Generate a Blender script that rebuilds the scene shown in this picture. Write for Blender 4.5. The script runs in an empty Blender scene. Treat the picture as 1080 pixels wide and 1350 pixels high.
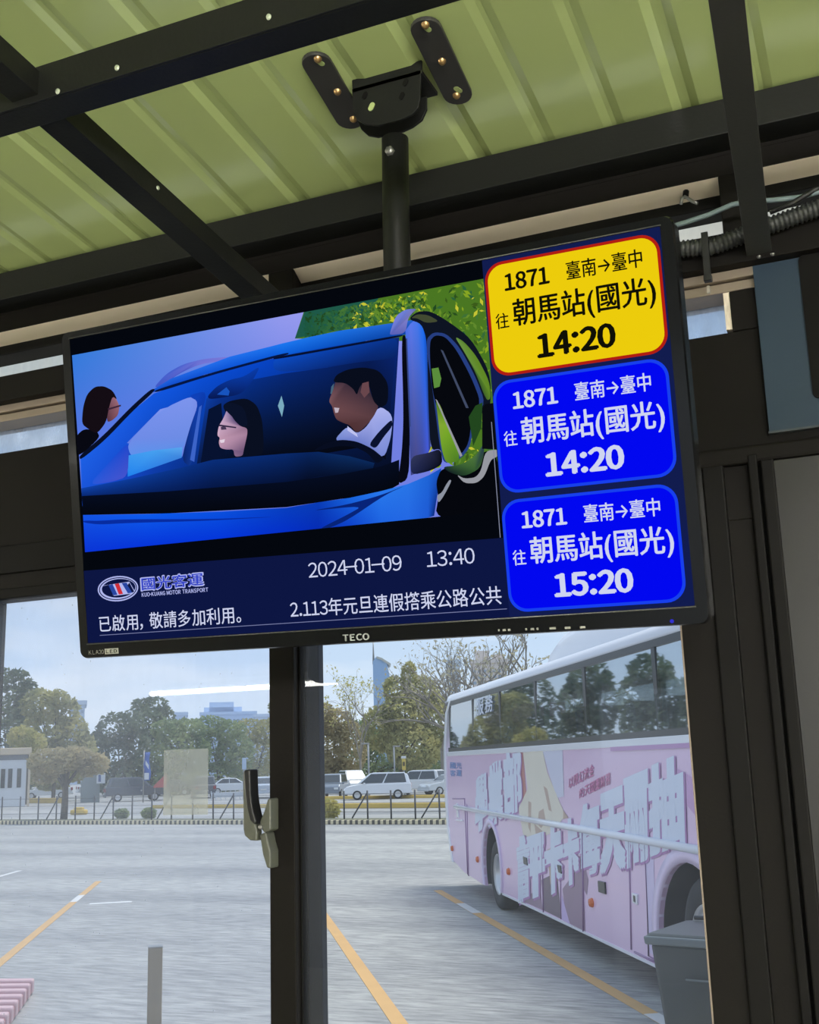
import bpy, bmesh, math, random
from mathutils import Vector, Matrix
random.seed(7)
PI = math.pi
C = bpy.context.scene.collection
SC = bpy.context.scene

# ------------------------------------------------------------------ camera
F, PITCH, ROLL, YAW = 1504.18, 0.2156912, -0.0310552, 0.3949914
CAM = Vector((0, 0, 2.35))
R3 = (Matrix.Rotation(YAW, 3, 'Z') @ Matrix.Rotation(PITCH, 3, 'X') @
      Matrix(((1, 0, 0), (0, 0, -1), (0, 1, 0))) @ Matrix.Rotation(ROLL, 3, 'Z'))
cd = bpy.data.cameras.new('camera')
cd.sensor_fit = 'HORIZONTAL'; cd.sensor_width = 36; cd.lens = 36 * F / 1080
cd.clip_start = 0.02; cd.clip_end = 3000
co = bpy.data.objects.new('camera', cd); C.objects.link(co)
co.matrix_world = Matrix.Translation(CAM) @ R3.to_4x4()
SC.camera = co

# ------------------------------------------------------------------ world and sun
vs = SC.view_settings
vs.view_transform = 'Standard'; vs.look = 'None'; vs.exposure = 0.0; vs.gamma = 1.0; vs.use_curve_mapping = False
SC.cycles.max_bounces = 8; SC.cycles.transparent_max_bounces = 24
SC.cycles.sample_clamp_indirect = 8.0

def lin(c):
    c = c / 255.0
    return c / 12.92 if c <= 0.04045 else ((c + 0.055) / 1.055) ** 2.4
def rgb(r, g, b): return (lin(r), lin(g), lin(b), 1.0)

w = bpy.data.worlds.new('sky'); SC.world = w; w.use_nodes = True
nt = w.node_tree; nt.nodes.clear(); N = nt.nodes.new; L = nt.links.new
tc = N('ShaderNodeTexCoord'); sx = N('ShaderNodeSeparateXYZ'); L(tc.outputs['Generated'], sx.inputs[0])
ramp = N('ShaderNodeValToRGB'); L(sx.outputs['Z'], ramp.inputs[0])
e = ramp.color_ramp.elements
e[0].position = 0.0; e[0].color = rgb(200, 218, 236)
e[1].position = 0.6; e[1].color = rgb(150, 180, 218)
m_ = e.new(0.15); m_.color = rgb(186, 208, 236)
mp = N('ShaderNodeMapping'); mp.inputs['Scale'].default_value = (2.2, 2.2, 9.0); L(tc.outputs['Generated'], mp.inputs[0])
nz = N('ShaderNodeTexNoise'); nz.inputs['Scale'].default_value = 1.6; nz.inputs['Detail'].default_value = 7; nz.inputs['Roughness'].default_value = .55
L(mp.outputs[0], nz.inputs[0])
cr = N('ShaderNodeValToRGB'); L(nz.outputs[0], cr.inputs[0])
cr.color_ramp.elements[0].position = 0.42; cr.color_ramp.elements[0].color = (0, 0, 0, 1)
cr.color_ramp.elements[1].position = 0.68; cr.color_ramp.elements[1].color = (1, 1, 1, 1)
mx = N('ShaderNodeMix'); mx.data_type = 'RGBA'
L(cr.outputs[0], mx.inputs['Factor']); L(ramp.outputs[0], mx.inputs[6]); mx.inputs[7].default_value = rgb(226, 234, 244)
bg = N('ShaderNodeBackground'); bg.inputs['Strength'].default_value = 1.2; L(mx.outputs[2], bg.inputs[0])
ow = N('ShaderNodeOutputWorld'); L(bg.outputs[0], ow.inputs[0])

sd = bpy.data.lights.new('sun', 'SUN'); sd.energy = 2.9; sd.angle = math.radians(28); sd.color = (1, .94, .84)
so = bpy.data.objects.new('sun', sd); C.objects.link(so)
so.rotation_euler = Vector((-0.24, -0.27, -1.0)).to_track_quat('-Z', 'Y').to_euler()

# ------------------------------------------------------------------ pixel helpers
def ray(x, y): return R3 @ Vector(((x - 540) / F, -(y - 675) / F, -1.0))
def on_plane(x, y, p, n):
    r = ray(x, y); n = Vector(n); return CAM + r * ((Vector(p) - CAM).dot(n) / r.dot(n))
def onY(x, y, Y): return on_plane(x, y, (0, Y, 0), (0, 1, 0))
def onG(x, y, z=0.0): return on_plane(x, y, (0, 0, z), (0, 0, 1))
def far(x, y, d):
    r = ray(x, y); return CAM + r * (d / math.hypot(r.x, r.y))

# ------------------------------------------------------------------ materials
MC = {}
def mat(name, col, rough=.5, metal=0.0, bump=0.0, bscale=40, var=0.0, vscale=3.0, spec=.5, coat=0.0, trans=0.0):
    if name in MC: return MC[name]
    m = bpy.data.materials.new(name); m.use_nodes = True; nt = m.node_tree
    b = nt.nodes['Principled BSDF']
    b.inputs['Base Color'].default_value = col; b.inputs['Roughness'].default_value = rough
    b.inputs['Metallic'].default_value = metal; b.inputs['Specular IOR Level'].default_value = spec
    b.inputs['Coat Weight'].default_value = coat; b.inputs['Coat Roughness'].default_value = .08
    g = nt.nodes.new('ShaderNodeNewGeometry') if (bump or var) else None
    if var:
        n = nt.nodes.new('ShaderNodeTexNoise'); n.inputs['Scale'].default_value = vscale; n.inputs['Detail'].default_value = 6
        nt.links.new(g.outputs['Position'], n.inputs['Vector'])
        x = nt.nodes.new('ShaderNodeMix'); x.data_type = 'RGBA'
        x.inputs[6].default_value = tuple(c * (1 - var) for c in col[:3]) + (1,)
        x.inputs[7].default_value = tuple(min(1, c * (1 + var)) for c in col[:3]) + (1,)
        nt.links.new(n.outputs[0], x.inputs['Factor']); nt.links.new(x.outputs[2], b.inputs['Base Color'])
    if bump:
        n = nt.nodes.new('ShaderNodeTexNoise'); n.inputs['Scale'].default_value = bscale; n.inputs['Detail'].default_value = 4
        nt.links.new(g.outputs['Position'], n.inputs['Vector'])
        bp = nt.nodes.new('ShaderNodeBump'); bp.inputs['Strength'].default_value = bump; bp.inputs['Distance'].default_value = .01
        nt.links.new(n.outputs[0], bp.inputs['Height']); nt.links.new(bp.outputs[0], b.inputs['Normal'])
    MC[name] = m; return m
def emit(name, col, s=1.0):
    if name in MC: return MC[name]
    m = bpy.data.materials.new(name); m.use_nodes = True; nt = m.node_tree; nt.nodes.clear()
    e = nt.nodes.new('ShaderNodeEmission'); e.inputs[0].default_value = col; e.inputs[1].default_value = s
    o = nt.nodes.new('ShaderNodeOutputMaterial'); nt.links.new(e.outputs[0], o.inputs[0]); MC[name] = m; return m
def emit_attr(name, attr='Col'):
    m = bpy.data.materials.new(name); m.use_nodes = True; nt = m.node_tree; nt.nodes.clear()
    a = nt.nodes.new('ShaderNodeVertexColor'); a.layer_name = attr
    e = nt.nodes.new('ShaderNodeEmission'); nt.links.new(a.outputs[0], e.inputs[0])
    o = nt.nodes.new('ShaderNodeOutputMaterial'); nt.links.new(e.outputs[0], o.inputs[0]); return m
def pane_mat(name, tint, refl, dirt, specks, dscale=6.0, dcol=(.75, .78, .8, 1)):
    """window glass: clear glass with its reflection, and a film of dust on it"""
    m = bpy.data.materials.new(name); m.use_nodes = True; nt = m.node_tree; nt.nodes.clear(); N = nt.nodes.new; L = nt.links.new
    t = N('ShaderNodeBsdfTransparent'); t.inputs[0].default_value = tint
    g = N('ShaderNodeBsdfGlossy'); g.inputs['Roughness'].default_value = 0.012; g.inputs[0].default_value = (1, 1, 1, 1)
    f = N('ShaderNodeFresnel'); f.inputs[0].default_value = 1.5
    mu = N('ShaderNodeMath'); mu.operation = 'MULTIPLY'; mu.inputs[1].default_value = refl; L(f.outputs[0], mu.inputs[0])
    gb = N('ShaderNodeNewGeometry'); inv = N('ShaderNodeMath'); inv.operation = 'SUBTRACT'; inv.inputs[0].default_value = 1.0; L(gb.outputs['Backfacing'], inv.inputs[1])
    m2 = N('ShaderNodeMath'); m2.operation = 'MULTIPLY'; L(mu.outputs[0], m2.inputs[0]); L(inv.outputs[0], m2.inputs[1]); mu = m2
    a = N('ShaderNodeMixShader'); L(mu.outputs[0], a.inputs[0]); L(t.outputs[0], a.inputs[1]); L(g.outputs[0], a.inputs[2])
    tl = N('ShaderNodeBsdfTranslucent'); tl.inputs[0].default_value = dcol
    ge = N('ShaderNodeNewGeometry')
    mpp = N('ShaderNodeMapping'); mpp.inputs['Scale'].default_value = (1, 1, .35); L(ge.outputs['Position'], mpp.inputs[0])
    n = N('ShaderNodeTexNoise'); n.inputs['Scale'].default_value = dscale; n.inputs['Detail'].default_value = 8; n.inputs['Roughness'].default_value = .65; L(mpp.outputs[0], n.inputs['Vector'])
    mr = N('ShaderNodeMapRange'); mr.inputs[1].default_value = .3; mr.inputs[2].default_value = .75; mr.inputs[3].default_value = dirt * .45; mr.inputs[4].default_value = dirt * 1.5; L(n.outputs[0], mr.inputs[0])
    v = N('ShaderNodeTexVoronoi'); v.inputs['Scale'].default_value = 42; L(ge.outputs['Position'], v.inputs['Vector'])
    lt = N('ShaderNodeMath'); lt.operation = 'LESS_THAN'; lt.inputs[1].default_value = .055; L(v.outputs['Distance'], lt.inputs[0])
    ms = N('ShaderNodeMath'); ms.operation = 'MULTIPLY'; ms.inputs[1].default_value = specks; L(lt.outputs[0], ms.inputs[0])
    ad = N('ShaderNodeMath'); ad.operation = 'ADD'; ad.use_clamp = True; L(mr.outputs[0], ad.inputs[0]); L(ms.outputs[0], ad.inputs[1])
    b = N('ShaderNodeMixShader'); L(ad.outputs[0], b.inputs[0]); L(a.outputs[0], b.inputs[1]); L(tl.outputs[0], b.inputs[2])
    o = N('ShaderNodeOutputMaterial'); L(b.outputs[0], o.inputs[0]); return m

# ------------------------------------------------------------------ mesh builder
class MB:
    def __init__(s): s.v = []; s.f = []; s.mi = []; s.sm = []; s.col = []
    def add(s, vs, fs, mi=0, smooth=False, cols=None):
        o = len(s.v); s.v += [tuple(p) for p in vs]
        for f in fs: s.f.append([o + i for i in f]); s.mi.append(mi); s.sm.append(smooth)
        if cols is not None: s.col += list(cols)
        return s
    def box(s, x0, x1, y0, y1, z0, z1, mi=0):
        v = [(x, y, z) for z in (z0, z1) for y in (y0, y1) for x in (x0, x1)]
        return s.add(v, [(0, 2, 3, 1), (4, 5, 7, 6), (0, 1, 5, 4), (2, 6, 7, 3), (0, 4, 6, 2), (1, 3, 7, 5)], mi)
    def prism(s, pts, a, b, fn, mi=0, smooth=False):
        """outline pts (2-D) extruded from a to b; fn(u, v, depth) -> xyz"""
        n = len(pts); v = [fn(p[0], p[1], a) for p in pts] + [fn(p[0], p[1], b) for p in pts]
        fs = [list(range(n))[::-1], list(range(n, 2 * n))] + [(i, (i + 1) % n, n + (i + 1) % n, n + i) for i in range(n)]
        return s.add(v, fs, mi, smooth)
    def tube(s, path, r, n=10, mi=0, caps=True):
        path = [Vector(p) for p in path]; rs = r if isinstance(r, (list, tuple)) else [r] * len(path)
        up = Vector((0, 0, 1)); vs = []; fs = []
        for i, p in enumerate(path):
            d = (path[min(i + 1, len(path) - 1)] - path[max(i - 1, 0)]).normalized()
            a = d.cross(up)
            if a.length < .05: a = d.cross(Vector((1, 0, 0)))
            a.normalize(); b = d.cross(a)
            vs += [p + (a * math.cos(t) + b * math.sin(t)) * rs[i] for t in [2 * PI * k / n for k in range(n)]]
        for i in range(len(path) - 1):
            for k in range(n): fs.append((i * n + k, i * n + (k + 1) % n, (i + 1) * n + (k + 1) % n, (i + 1) * n + k))
        s.add(vs, fs, mi, True)
        if caps:
            o = len(s.v) - len(vs)
            s.f.append([o + k for k in range(n)]); s.mi.append(mi); s.sm.append(False)
            s.f.append([o + (len(path) - 1) * n + k for k in range(n)][::-1]); s.mi.append(mi); s.sm.append(False)
        return s
    def lathe(s, prof, fn, n=24, mi=0):
        """prof: (r, h) pairs; fn(x, y, h) -> xyz"""
        vs = []; fs = []
        for r, h in prof:
            vs += [fn(r * math.cos(2 * PI * k / n), r * math.sin(2 * PI * k / n), h) for k in range(n)]
        for i in range(len(prof) - 1):
            for k in range(n): fs.append((i * n + k, i * n + (k + 1) % n, (i + 1) * n + (k + 1) % n, (i + 1) * n + k))
        return s.add(vs, fs, mi, True)
    def poly(s, pts, mi=0, cols=None): return s.add(pts, [list(range(len(pts)))], mi, False, cols)
    def build(s, name, mats, parent=None, bevel=0.0, loc=None):
        me = bpy.data.meshes.new(name); me.from_pydata(s.v, [], s.f)
        for m in (mats if isinstance(mats, (list, tuple)) else [mats]): me.materials.append(m)
        me.polygons.foreach_set('material_index', s.mi); me.polygons.foreach_set('use_smooth', s.sm)
        if s.col:
            a = me.color_attributes.new('Col', 'FLOAT_COLOR', 'POINT')
            for i, c in enumerate(s.col): a.data[i].color = c
        me.update(); me.validate()
        bm = bmesh.new(); bm.from_mesh(me)
        if not s.col: bmesh.ops.recalc_face_normals(bm, faces=bm.faces)
        bm.to_mesh(me); bm.free()
        o = bpy.data.objects.new(name, me); C.objects.link(o)
        if parent: o.parent = parent
        if loc is not None: o.location = loc
        if bevel:
            b = o.modifiers.new('bevel', 'BEVEL'); b.width = bevel; b.segments = 2; b.limit_method = 'ANGLE'; b.angle_limit = .7
        return o
def tag(o, label, cat, group=None, kind=None):
    o['label'] = label; o['category'] = cat
    if group: o['group'] = group
    if kind: o['kind'] = kind
    return o
def thing(name, label, cat, loc=(0, 0, 0), rz=0.0, group=None):
    o = bpy.data.objects.new(name, None); C.objects.link(o); o.location = loc; o.rotation_euler = (0, 0, rz)
    o.empty_display_size = .1
    return tag(o, label, cat, group)
def struct(o, label=None, cat=None):
    o['kind'] = 'structure'
    if label: o['label'] = label
    if cat: o['category'] = cat
    return o
xz = lambda Y: (lambda u, v, d: (u, d, v))
idf = lambda u, v, d: (u, d, v)          # outline in x-z, depth along y
xy_ = lambda u, v, d: (u, v, d)
yz_ = lambda u, v, d: (d, u, v)
def rrect(x0, x1, z0, z1, r, n=6):
    p = []
    for cx, cz, a0 in ((x1 - r, z0 + r, -PI / 2), (x1 - r, z1 - r, 0), (x0 + r, z1 - r, PI / 2), (x0 + r, z0 + r, PI)):
        p += [(cx + r * math.cos(a0 + PI / 2 * k / n), cz + r * math.sin(a0 + PI / 2 * k / n)) for k in range(n + 1)]
    return p
def pill(a, b, r, n=10):
    a = Vector(a); b = Vector(b); d = (b - a).normalized(); t = math.atan2(d.y, d.x)
    return ([(b.x + r * math.cos(t - PI / 2 + PI * k / n), b.y + r * math.sin(t - PI / 2 + PI * k / n)) for k in range(n + 1)] +
            [(a.x + r * math.cos(t + PI / 2 + PI * k / n), a.y + r * math.sin(t + PI / 2 + PI * k / n)) for k in range(n + 1)])

# ------------------------------------------------------------------ glyphs
GC = {}
def glyph(ch):
    """outline mesh of one character: (verts2d, faces)"""
    if ch in GC: return GC[ch]
    wide = ch
    if '!' <= ch <= '~' and ch not in '()': wide = chr(ord(ch) + 0xFEE0)
    c = bpy.data.curves.new('g', 'FONT'); c.body = wide; c.resolution_u = 3
    o = bpy.data.objects.new('g', c); C.objects.link(o)
    dg = bpy.context.evaluated_depsgraph_get(); dg.update()
    ev = o.evaluated_get(dg); me = ev.to_mesh()
    vs = [(v.co.x, v.co.y) for v in me.vertices]; fs = [list(p.vertices) for p in me.polygons]
    ev.to_mesh_clear(); bpy.data.objects.remove(o); bpy.data.curves.remove(c)
    GC[ch] = (vs, fs); return GC[ch]
ADV = {':': .30, '.': .30, '-': .40, ' ': .35, '→': .9, '(': .36, ')': .36, '，': .75, '。': .75}
def layout(text, gap=.0):
    """verts/faces of a line of text, in em"""
    V = []; Fc = []; x = 0.0
    for ch in text:
        adv = ADV.get(ch, .57 if (ch.isdigit()) else (.80 if ('A' <= ch <= 'Z') else 1.0))
        if ch != ' ':
            vs, fs = glyph(ch)
            if vs:
                mnx = min(v[0] for v in vs); mxx = max(v[0] for v in vs); o = len(V)
                sh = x + (adv - (mxx - mnx)) / 2 - mnx if ch not in '，。' else x - mnx + .08
                V += [(v[0] + sh, v[1]) for v in vs]; Fc += [[o + i for i in f] for f in fs]
        x += adv + gap
    return V, Fc
def put_text(mb, text, fn, mi=0, bold=0.0, gap=0.0, boxed=None):
    """fn(u, v) -> xyz with u, v running 0..1 over the ink box of the text"""
    V, Fc = layout(text, gap)
    x0 = min(v[0] for v in V); x1 = max(v[0] for v in V); y0 = min(v[1] for v in V); y1 = max(v[1] for v in V)
    offs = [(0, 0)] if not bold else [(0, 0), (bold, 0), (-bold, 0), (0, bold * .6), (0, -bold * .6), (bold * .7, bold * .4), (-bold * .7, -bold * .4)]
    for dx, dy in offs:
        mb.add([fn((v[0] + dx - x0) / (x1 - x0), (v[1] + dy - y0) / (y1 - y0)) for v in V], Fc, mi)

# ------------------------------------------------------------------ shared materials
bronze = mat('dark bronze paint', rgb(25, 23, 21), .55, .0, .03, 300, .10, 4, .10)
bronze2 = mat('dark bronze side', rgb(21, 20, 19), .55, 0, 0, 1, .1, 5, .10)
blackpaint = mat('black paint', rgb(28, 29, 27), .45, 0, .04, 200, .15, 9, .22)
gasket = mat('dark rubber gasket', rgb(17, 19, 26), .6, spec=.08)
beige_alu = mat('beige aluminium', rgb(240, 226, 206), .5, 0, .02, 200, .07, 6)
taupe_alu = mat('taupe aluminium', rgb(150, 136, 122), .4, .3, .02, 200, .07, 6)
steel = mat('galvanised steel', rgb(150, 150, 148), .4, .8, .03, 60, .1, 8)

# ------------------------------------------------------------------ ROOM SHELL
WY = 1.40                                  # inner face of the window wall
SL = 0.115                                 # the roof falls towards the wall
def roofz(y): return 3.16 - SL * (y - 1.4)
# corrugated roof: pans with narrow raised ribs, profile along x, run along y
mb = MB(); prof = []
x = -0.167 - 0.0937 * 60
k = 0
while x < 4.2:
    big = (k % 3 == 0)
    hw = .006 if big else .003; h = .005 if big else .0028
    prof += [(x - hw - .011, 0), (x - hw, h), (x + hw, h), (x + hw + .011, 0)]
    x += .0937; k += 1
ys = [1.56, 1.4, 1.2, .8, .3, -1, -3, -7]
vsx = []
for y in ys: vsx += [(px, y, roofz(y) + pz) for px, pz in prof]
n = len(prof); fs = [(j * n + i, j * n + i + 1, (j + 1) * n + i + 1, (j + 1) * n + i) for j in range(len(ys) - 1) for i in range(n - 1)]
mb.add(vsx, fs)
roofm = mat('green painted roofing', rgb(186, 202, 134), .24, 0, .05, 5, .04, 2, .9, .6)
struct(mb.build('ceiling', roofm), 'green corrugated metal roof sheet over the waiting room', 'ceiling')
mb = MB(); mb.box(-6.5, 4.5, -7, 1.4, .40, .55)
struct(mb.build('floor', mat('floor tile', rgb(176, 172, 164), .35, 0, .02, 20, .08, 2)))
# ground of the bus lot
def ground_mat():
    m = bpy.data.materials.new('lot concrete'); m.use_nodes = True; nt = m.node_tree; b = nt.nodes['Principled BSDF']; N = nt.nodes.new; L = nt.links.new
    g = N('ShaderNodeNewGeometry')
    mp = N('ShaderNodeMapping'); mp.inputs['Rotation'].default_value = (0, 0, .95); mp.inputs['Scale'].default_value = (.8, 4.6, 1); L(g.outputs['Position'], mp.inputs[0])
    n1 = N('ShaderNodeTexNoise'); n1.inputs['Scale'].default_value = 2.6; n1.inputs['Detail'].default_value = 7; n1.inputs['Roughness'].default_value = .7; L(mp.outputs[0], n1.inputs['Vector'])
    mp2 = N('ShaderNodeMapping'); mp2.inputs['Rotation'].default_value = (0, 0, .35); mp2.inputs['Scale'].default_value = (.07, .45, 1); L(g.outputs['Position'], mp2.inputs[0])
    n2 = N('ShaderNodeTexNoise'); n2.inputs['Scale'].default_value = 1.0; n2.inputs['Detail'].default_value = 6; L(mp2.outputs[0], n2.inputs['Vector'])
    r1 = N('ShaderNodeValToRGB'); L(n1.outputs[0], r1.inputs[0])
    r1.color_ramp.elements[0].position = .3; r1.color_ramp.elements[0].color = rgb(120, 121, 122)
    r1.color_ramp.elements[1].position = .7; r1.color_ramp.elements[1].color = rgb(196, 196, 192)
    r2 = N('ShaderNodeValToRGB'); L(n2.outputs[0], r2.inputs[0])
    r2.color_ramp.elements[0].position = .3; r2.color_ramp.elements[0].color = (.66, .67, .70, 1)
    r2.color_ramp.elements[1].position = .62; r2.color_ramp.elements[1].color = (1.05, 1.05, 1.04, 1)
    x = N('ShaderNodeMix'); x.data_type = 'RGBA'; x.blend_type = 'MULTIPLY'; x.inputs[0].default_value = 1
    L(r1.outputs[0], x.inputs[6]); L(r2.outputs[0], x.inputs[7]); L(x.outputs[2], b.inputs['Base Color'])
    b.inputs['Roughness'].default_value = .75; b.inputs['Specular IOR Level'].default_value = .3
    return m
mb = MB(); mb.add([(-400, -60, 0), (250, -60, 0), (250, 400, 0), (-400, 400, 0)], [(0, 1, 2, 3)])
struct(mb.build('ground', ground_mat()))

# the rest of the waiting room
plaster = mat('off white plaster', rgb(214, 208, 196), .7, 0, .03, 30, .05, 2)
struct(MB().box(-6.6, -6.5, -7, 1.4, .55, 4.1).build('wall_left', plaster))
struct(MB().box(4.5, 4.6, -7, 1.4, .55, 4.1).build('wall_right', plaster))
mb = MB(); mb.box(-6.5, -2.4, -7.1, -7, .55, 4.1); mb.box(1.0, 4.5, -7.1, -7, .55, 4.1); mb.box(-2.4, 1.0, -7.1, -7, 2.9, 4.1)
struct(mb.build('wall_back', mat('grey back wall', rgb(112, 110, 106), .8, 0, .03, 30, .05, 2)))

# ---- window wall: bars of the frame, left to right, top to bottom
def bar(name, boxes, m, label=None, cat=None, bevel=.0015):
    mb = MB()
    for b in boxes: mb.box(*b)
    return struct(mb.build(name, m, bevel=bevel), label, cat)
XL, XR = -2.4, 2.2
wall = MB()
wall.box(XL, XR, WY, 1.46, 2.624, 2.862)                 # header over the sliding windows
wall.box(-6.5, -1.330, WY, 1.46, .40, 2.624)             # pier left of the windows
wall.box(-0.232, 4.5, WY, 1.46, .40, 2.624)              # pier right of the windows
wall.box(-1.330, -0.232, WY, 1.46, .40, 1.0)             # wall below the sill
wall.box(-6.5, XL, WY, 1.46, 2.624, 3.16)
wall.box(XR, 4.5, WY, 1.46, 2.624, 3.16)
struct(wall.build('wall_front', bronze, bevel=.001))
bar('trim_1', [(XL, XR, 1.36, 1.42, 3.110, 3.158)], blackpaint, 'black eave beam under the edge of the green roof', 'beam')
bar('trim_2', [(XL, XR, 1.405, 1.47, 3.100, 3.112), (XL, XR, WY, 1.405, 3.074, 3.103)], bronze, 'dark top rail of the high window strip', 'rail')
mb = MB()
mb.add([(XL, 1.401, 3.0738), (XR, 1.401, 3.0738), (XR, 1.424, 3.060), (XL, 1.424, 3.060), (XL, 1.401, 3.100), (XR, 1.401, 3.100), (XR, 1.424, 3.100), (XL, 1.424, 3.100)],
       [(0, 1, 2, 3), (4, 7, 6, 5), (0, 4, 5, 1), (3, 2, 6, 7), (0, 3, 7, 4), (1, 5, 6, 2)])
struct(mb.build('trim_3', beige_alu), 'pale beige underside of the top window rail', 'rail')
bar('trim_4', [(XL, XR, 1.424, 1.47, 3.044, 3.10)], bronze2, 'dark outer lip of the high window strip', 'rail')
bar('trim_5', [(XL, XR, 1.375, 1.44, 2.941, 2.984)], bronze, 'dark cross bar carrying the corrugated conduit', 'bar')
bar('trim_6', [(XL, XR, 1.392, 1.46, 2.929, 2.941), (XL, XR, 1.398, 1.46, 2.915, 2.9275)], taupe_alu, 'taupe aluminium rail between the high panes', 'rail')
bar('trim_7', [(x0, x1, 1.398, 1.475, 2.984, 3.074) for x0, x1 in ((-1.76, -1.715), (-.801, -.759), (-.139, -.106), (.55, .59))] +
              [(x0, x1, 1.398, 1.46, 2.862, 2.915) for x0, x1 in ((-1.76, -1.715), (-.801, -.759), (-.139, .0), (.0, XR))], bronze, 'dark mullions of the high window strip', 'mullion')
cream = pane_mat('cream frosted pane', (.98, .95, .86, 1), .6, .62, 0, 3, (1, .95, .84, 1))
dusty = pane_mat('dusty high pane', (.9, .94, .98, 1), 1, .40, .0, 38, (.66, .72, .78, 1))
k = 3
for x0, x1 in ((-1.715, -.801), (-.759, -.139), (-.106, .55)):
    o = MB().box(x0, x1, 1.470, 1.474, 2.984, 3.05).build('window_%d' % k, cream); struct(o, None, None); k += 1
for x0, x1 in ((-1.715, -.801), (-.759, -.139)):
    o = MB().box(x0, x1, 1.440, 1.444, 2.862, 2.915).build('window_%d' % k, dusty); struct(o); k += 1
    MB().box(x0, x1, 1.435, 1.45, 2.862, 2.866).build('bead', beige_alu, o)
MB().box(-.1465, -.139, 1.40, 1.45, 2.866, 2.915).build('bead', beige_alu, o)
# step lines of the header
bar('trim_8', [(XL, -.2, 1.392, 1.402, 2.66, 2.705), (XL, -.2, 1.394, 1.402, 2.62, 2.636)], bronze2, 'dark head track over the sliding windows', 'track')
bar('trim_9', [(-.196, XR, 1.388, 1.402, 2.690, 2.712)], bronze, 'dark ledge under the blue panel', 'ledge', .004)
# sliding windows
paneL = pane_mat('dusty window pane', (.95, .97, 1, 1), 1.0, .12, .35, 5)
paneR = pane_mat('clean window pane', (.99, 1, 1, 1), 1.0, .035, .05, 5)
w1 = MB().box(-1.330, -.795, 1.424, 1.428, 1.04, 2.624).build('window_1', paneL); struct(w1, 'left sliding window pane, dusty, with the tube light reflected in it', 'window')
fr = MB(); fr.box(-1.36, -1.330, 1.395, 1.445, 1.0, 2.624); fr.box(-1.330, -.795, 1.395, 1.445, 1.0, 1.05)
fr.box(-.795, -.7565, 1.385, 1.435, 1.0, 2.63); fr.build('sash_frame', bronze, w1, .0015)
w2 = MB().box(-.7535, -.2325, 1.402, 1.406, 1.045, 2.6235).build('window_2', paneR); struct(w2, 'right sliding window pane with the pink bus behind it', 'window')
fr = MB(); fr.box(-.7565, -.7535, 1.398, 1.45, 1.0, 2.63); fr.box(-.7535, -.750, 1.41, 1.45, 1.0, 2.63); fr.box(-.7525, -.232, 1.401, 1.459, 1.0, 1.045); fr.build('sash_frame', mat('grey bronze edge', rgb(20, 20, 20), .6, spec=.08), w2, .001)
MB().box(-.757, -.7515, 1.45, 1.459, 1.0, 2.63).build('gasket', gasket, w2, .001)
MB().box(-.7515, -.7495, 1.446, 1.460, 1.0, 2.63).build('seal', mat('slate seal', rgb(28, 32, 42), .6, spec=.08), w2)
MB().box(-.2335, -.2315, 1.40, 1.461, 1.0, 2.624).build('edge_bead', taupe_alu, w2)
bar('window_sill', [(-1.36, -.21, 1.37, 1.40, .97, 1.0)], bronze)
# handle of the left window, traced on the sash face
def q8(pts, Y=1.36): 
    r = []
    for x, y in pts:
        p = onY(300 + x / 6.75, 980 + y / 6.75, Y); r.append((p.x, p.z))
    return r
olive = mat('olive grey metal', rgb(86, 88, 78), .42, .0, .02, 200, .06, 20)
blk = mat('black rubber grip', rgb(22, 22, 24), .45)
lever = MB(); lever.prism(q8([(162, 250), (185, 238), (188, 300), (192, 400), (205, 520), (228, 640), (278, 718), (290, 780), (290, 865), (225, 860), (178, 820), (166, 760), (164, 500)]), 1.352, 1.366, idf)
hd = lever.build('handle', olive, w1, .003); hd['label'] = 'olive grey window handle with black grip'
MB().prism(q8([(185, 238), (240, 228), (243, 330), (247, 450), (258, 540), (275, 620), (298, 690), (280, 722), (240, 680), (215, 580), (198, 450), (190, 320)]), 1.348, 1.37, idf).build('grip', blk, hd, .002)
MB().prism(q8([(366, 505), (376, 488), (398, 490), (398, 770), (340, 797), (296, 740), (302, 690), (335, 610)]), 1.356, 1.378, idf).build('catch_plate', olive, hd, .002)
MB().prism(q8([(298, 812), (330, 795), (358, 792), (375, 880), (398, 960), (398, 1112), (362, 1108), (325, 985)]), 1.356, 1.378, idf).build('catch_plate', olive, hd, .002)
MB().lathe([(.0001, -.001), (.003, -.001), (.003, .006)], lambda a, b, h: (q8([(318, 742)])[0][0] + a, 1.352 + h, q8([(318, 742)])[0][1] + b), 12).build('pivot_screw', steel, hd)
# right side: jamb lines and the metal door leaf
dleaf = mat('dark brushed metal', rgb(34, 33, 31), .36, .1, .02, 300, .06, 6)
d1 = MB().box(-.118, 1.2, 1.386, 1.401, .55, 2.688).build('door_1', dleaf); struct(d1, 'dark metal door leaf at the right edge below the blue panel', 'door')
MB().box(-.120, -.105, 1.380, 1.392, .55, 2.69).build('edge_strip', bronze2, d1, .002)
bar('trim_10', [(-.190, -.165, 1.390, 1.402, .55, 2.70), (-.135, -.124, 1.386, 1.402, .55, 2.70)], bronze2, 'dark vertical jamb strips right of the window', 'jamb', .002)
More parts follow.
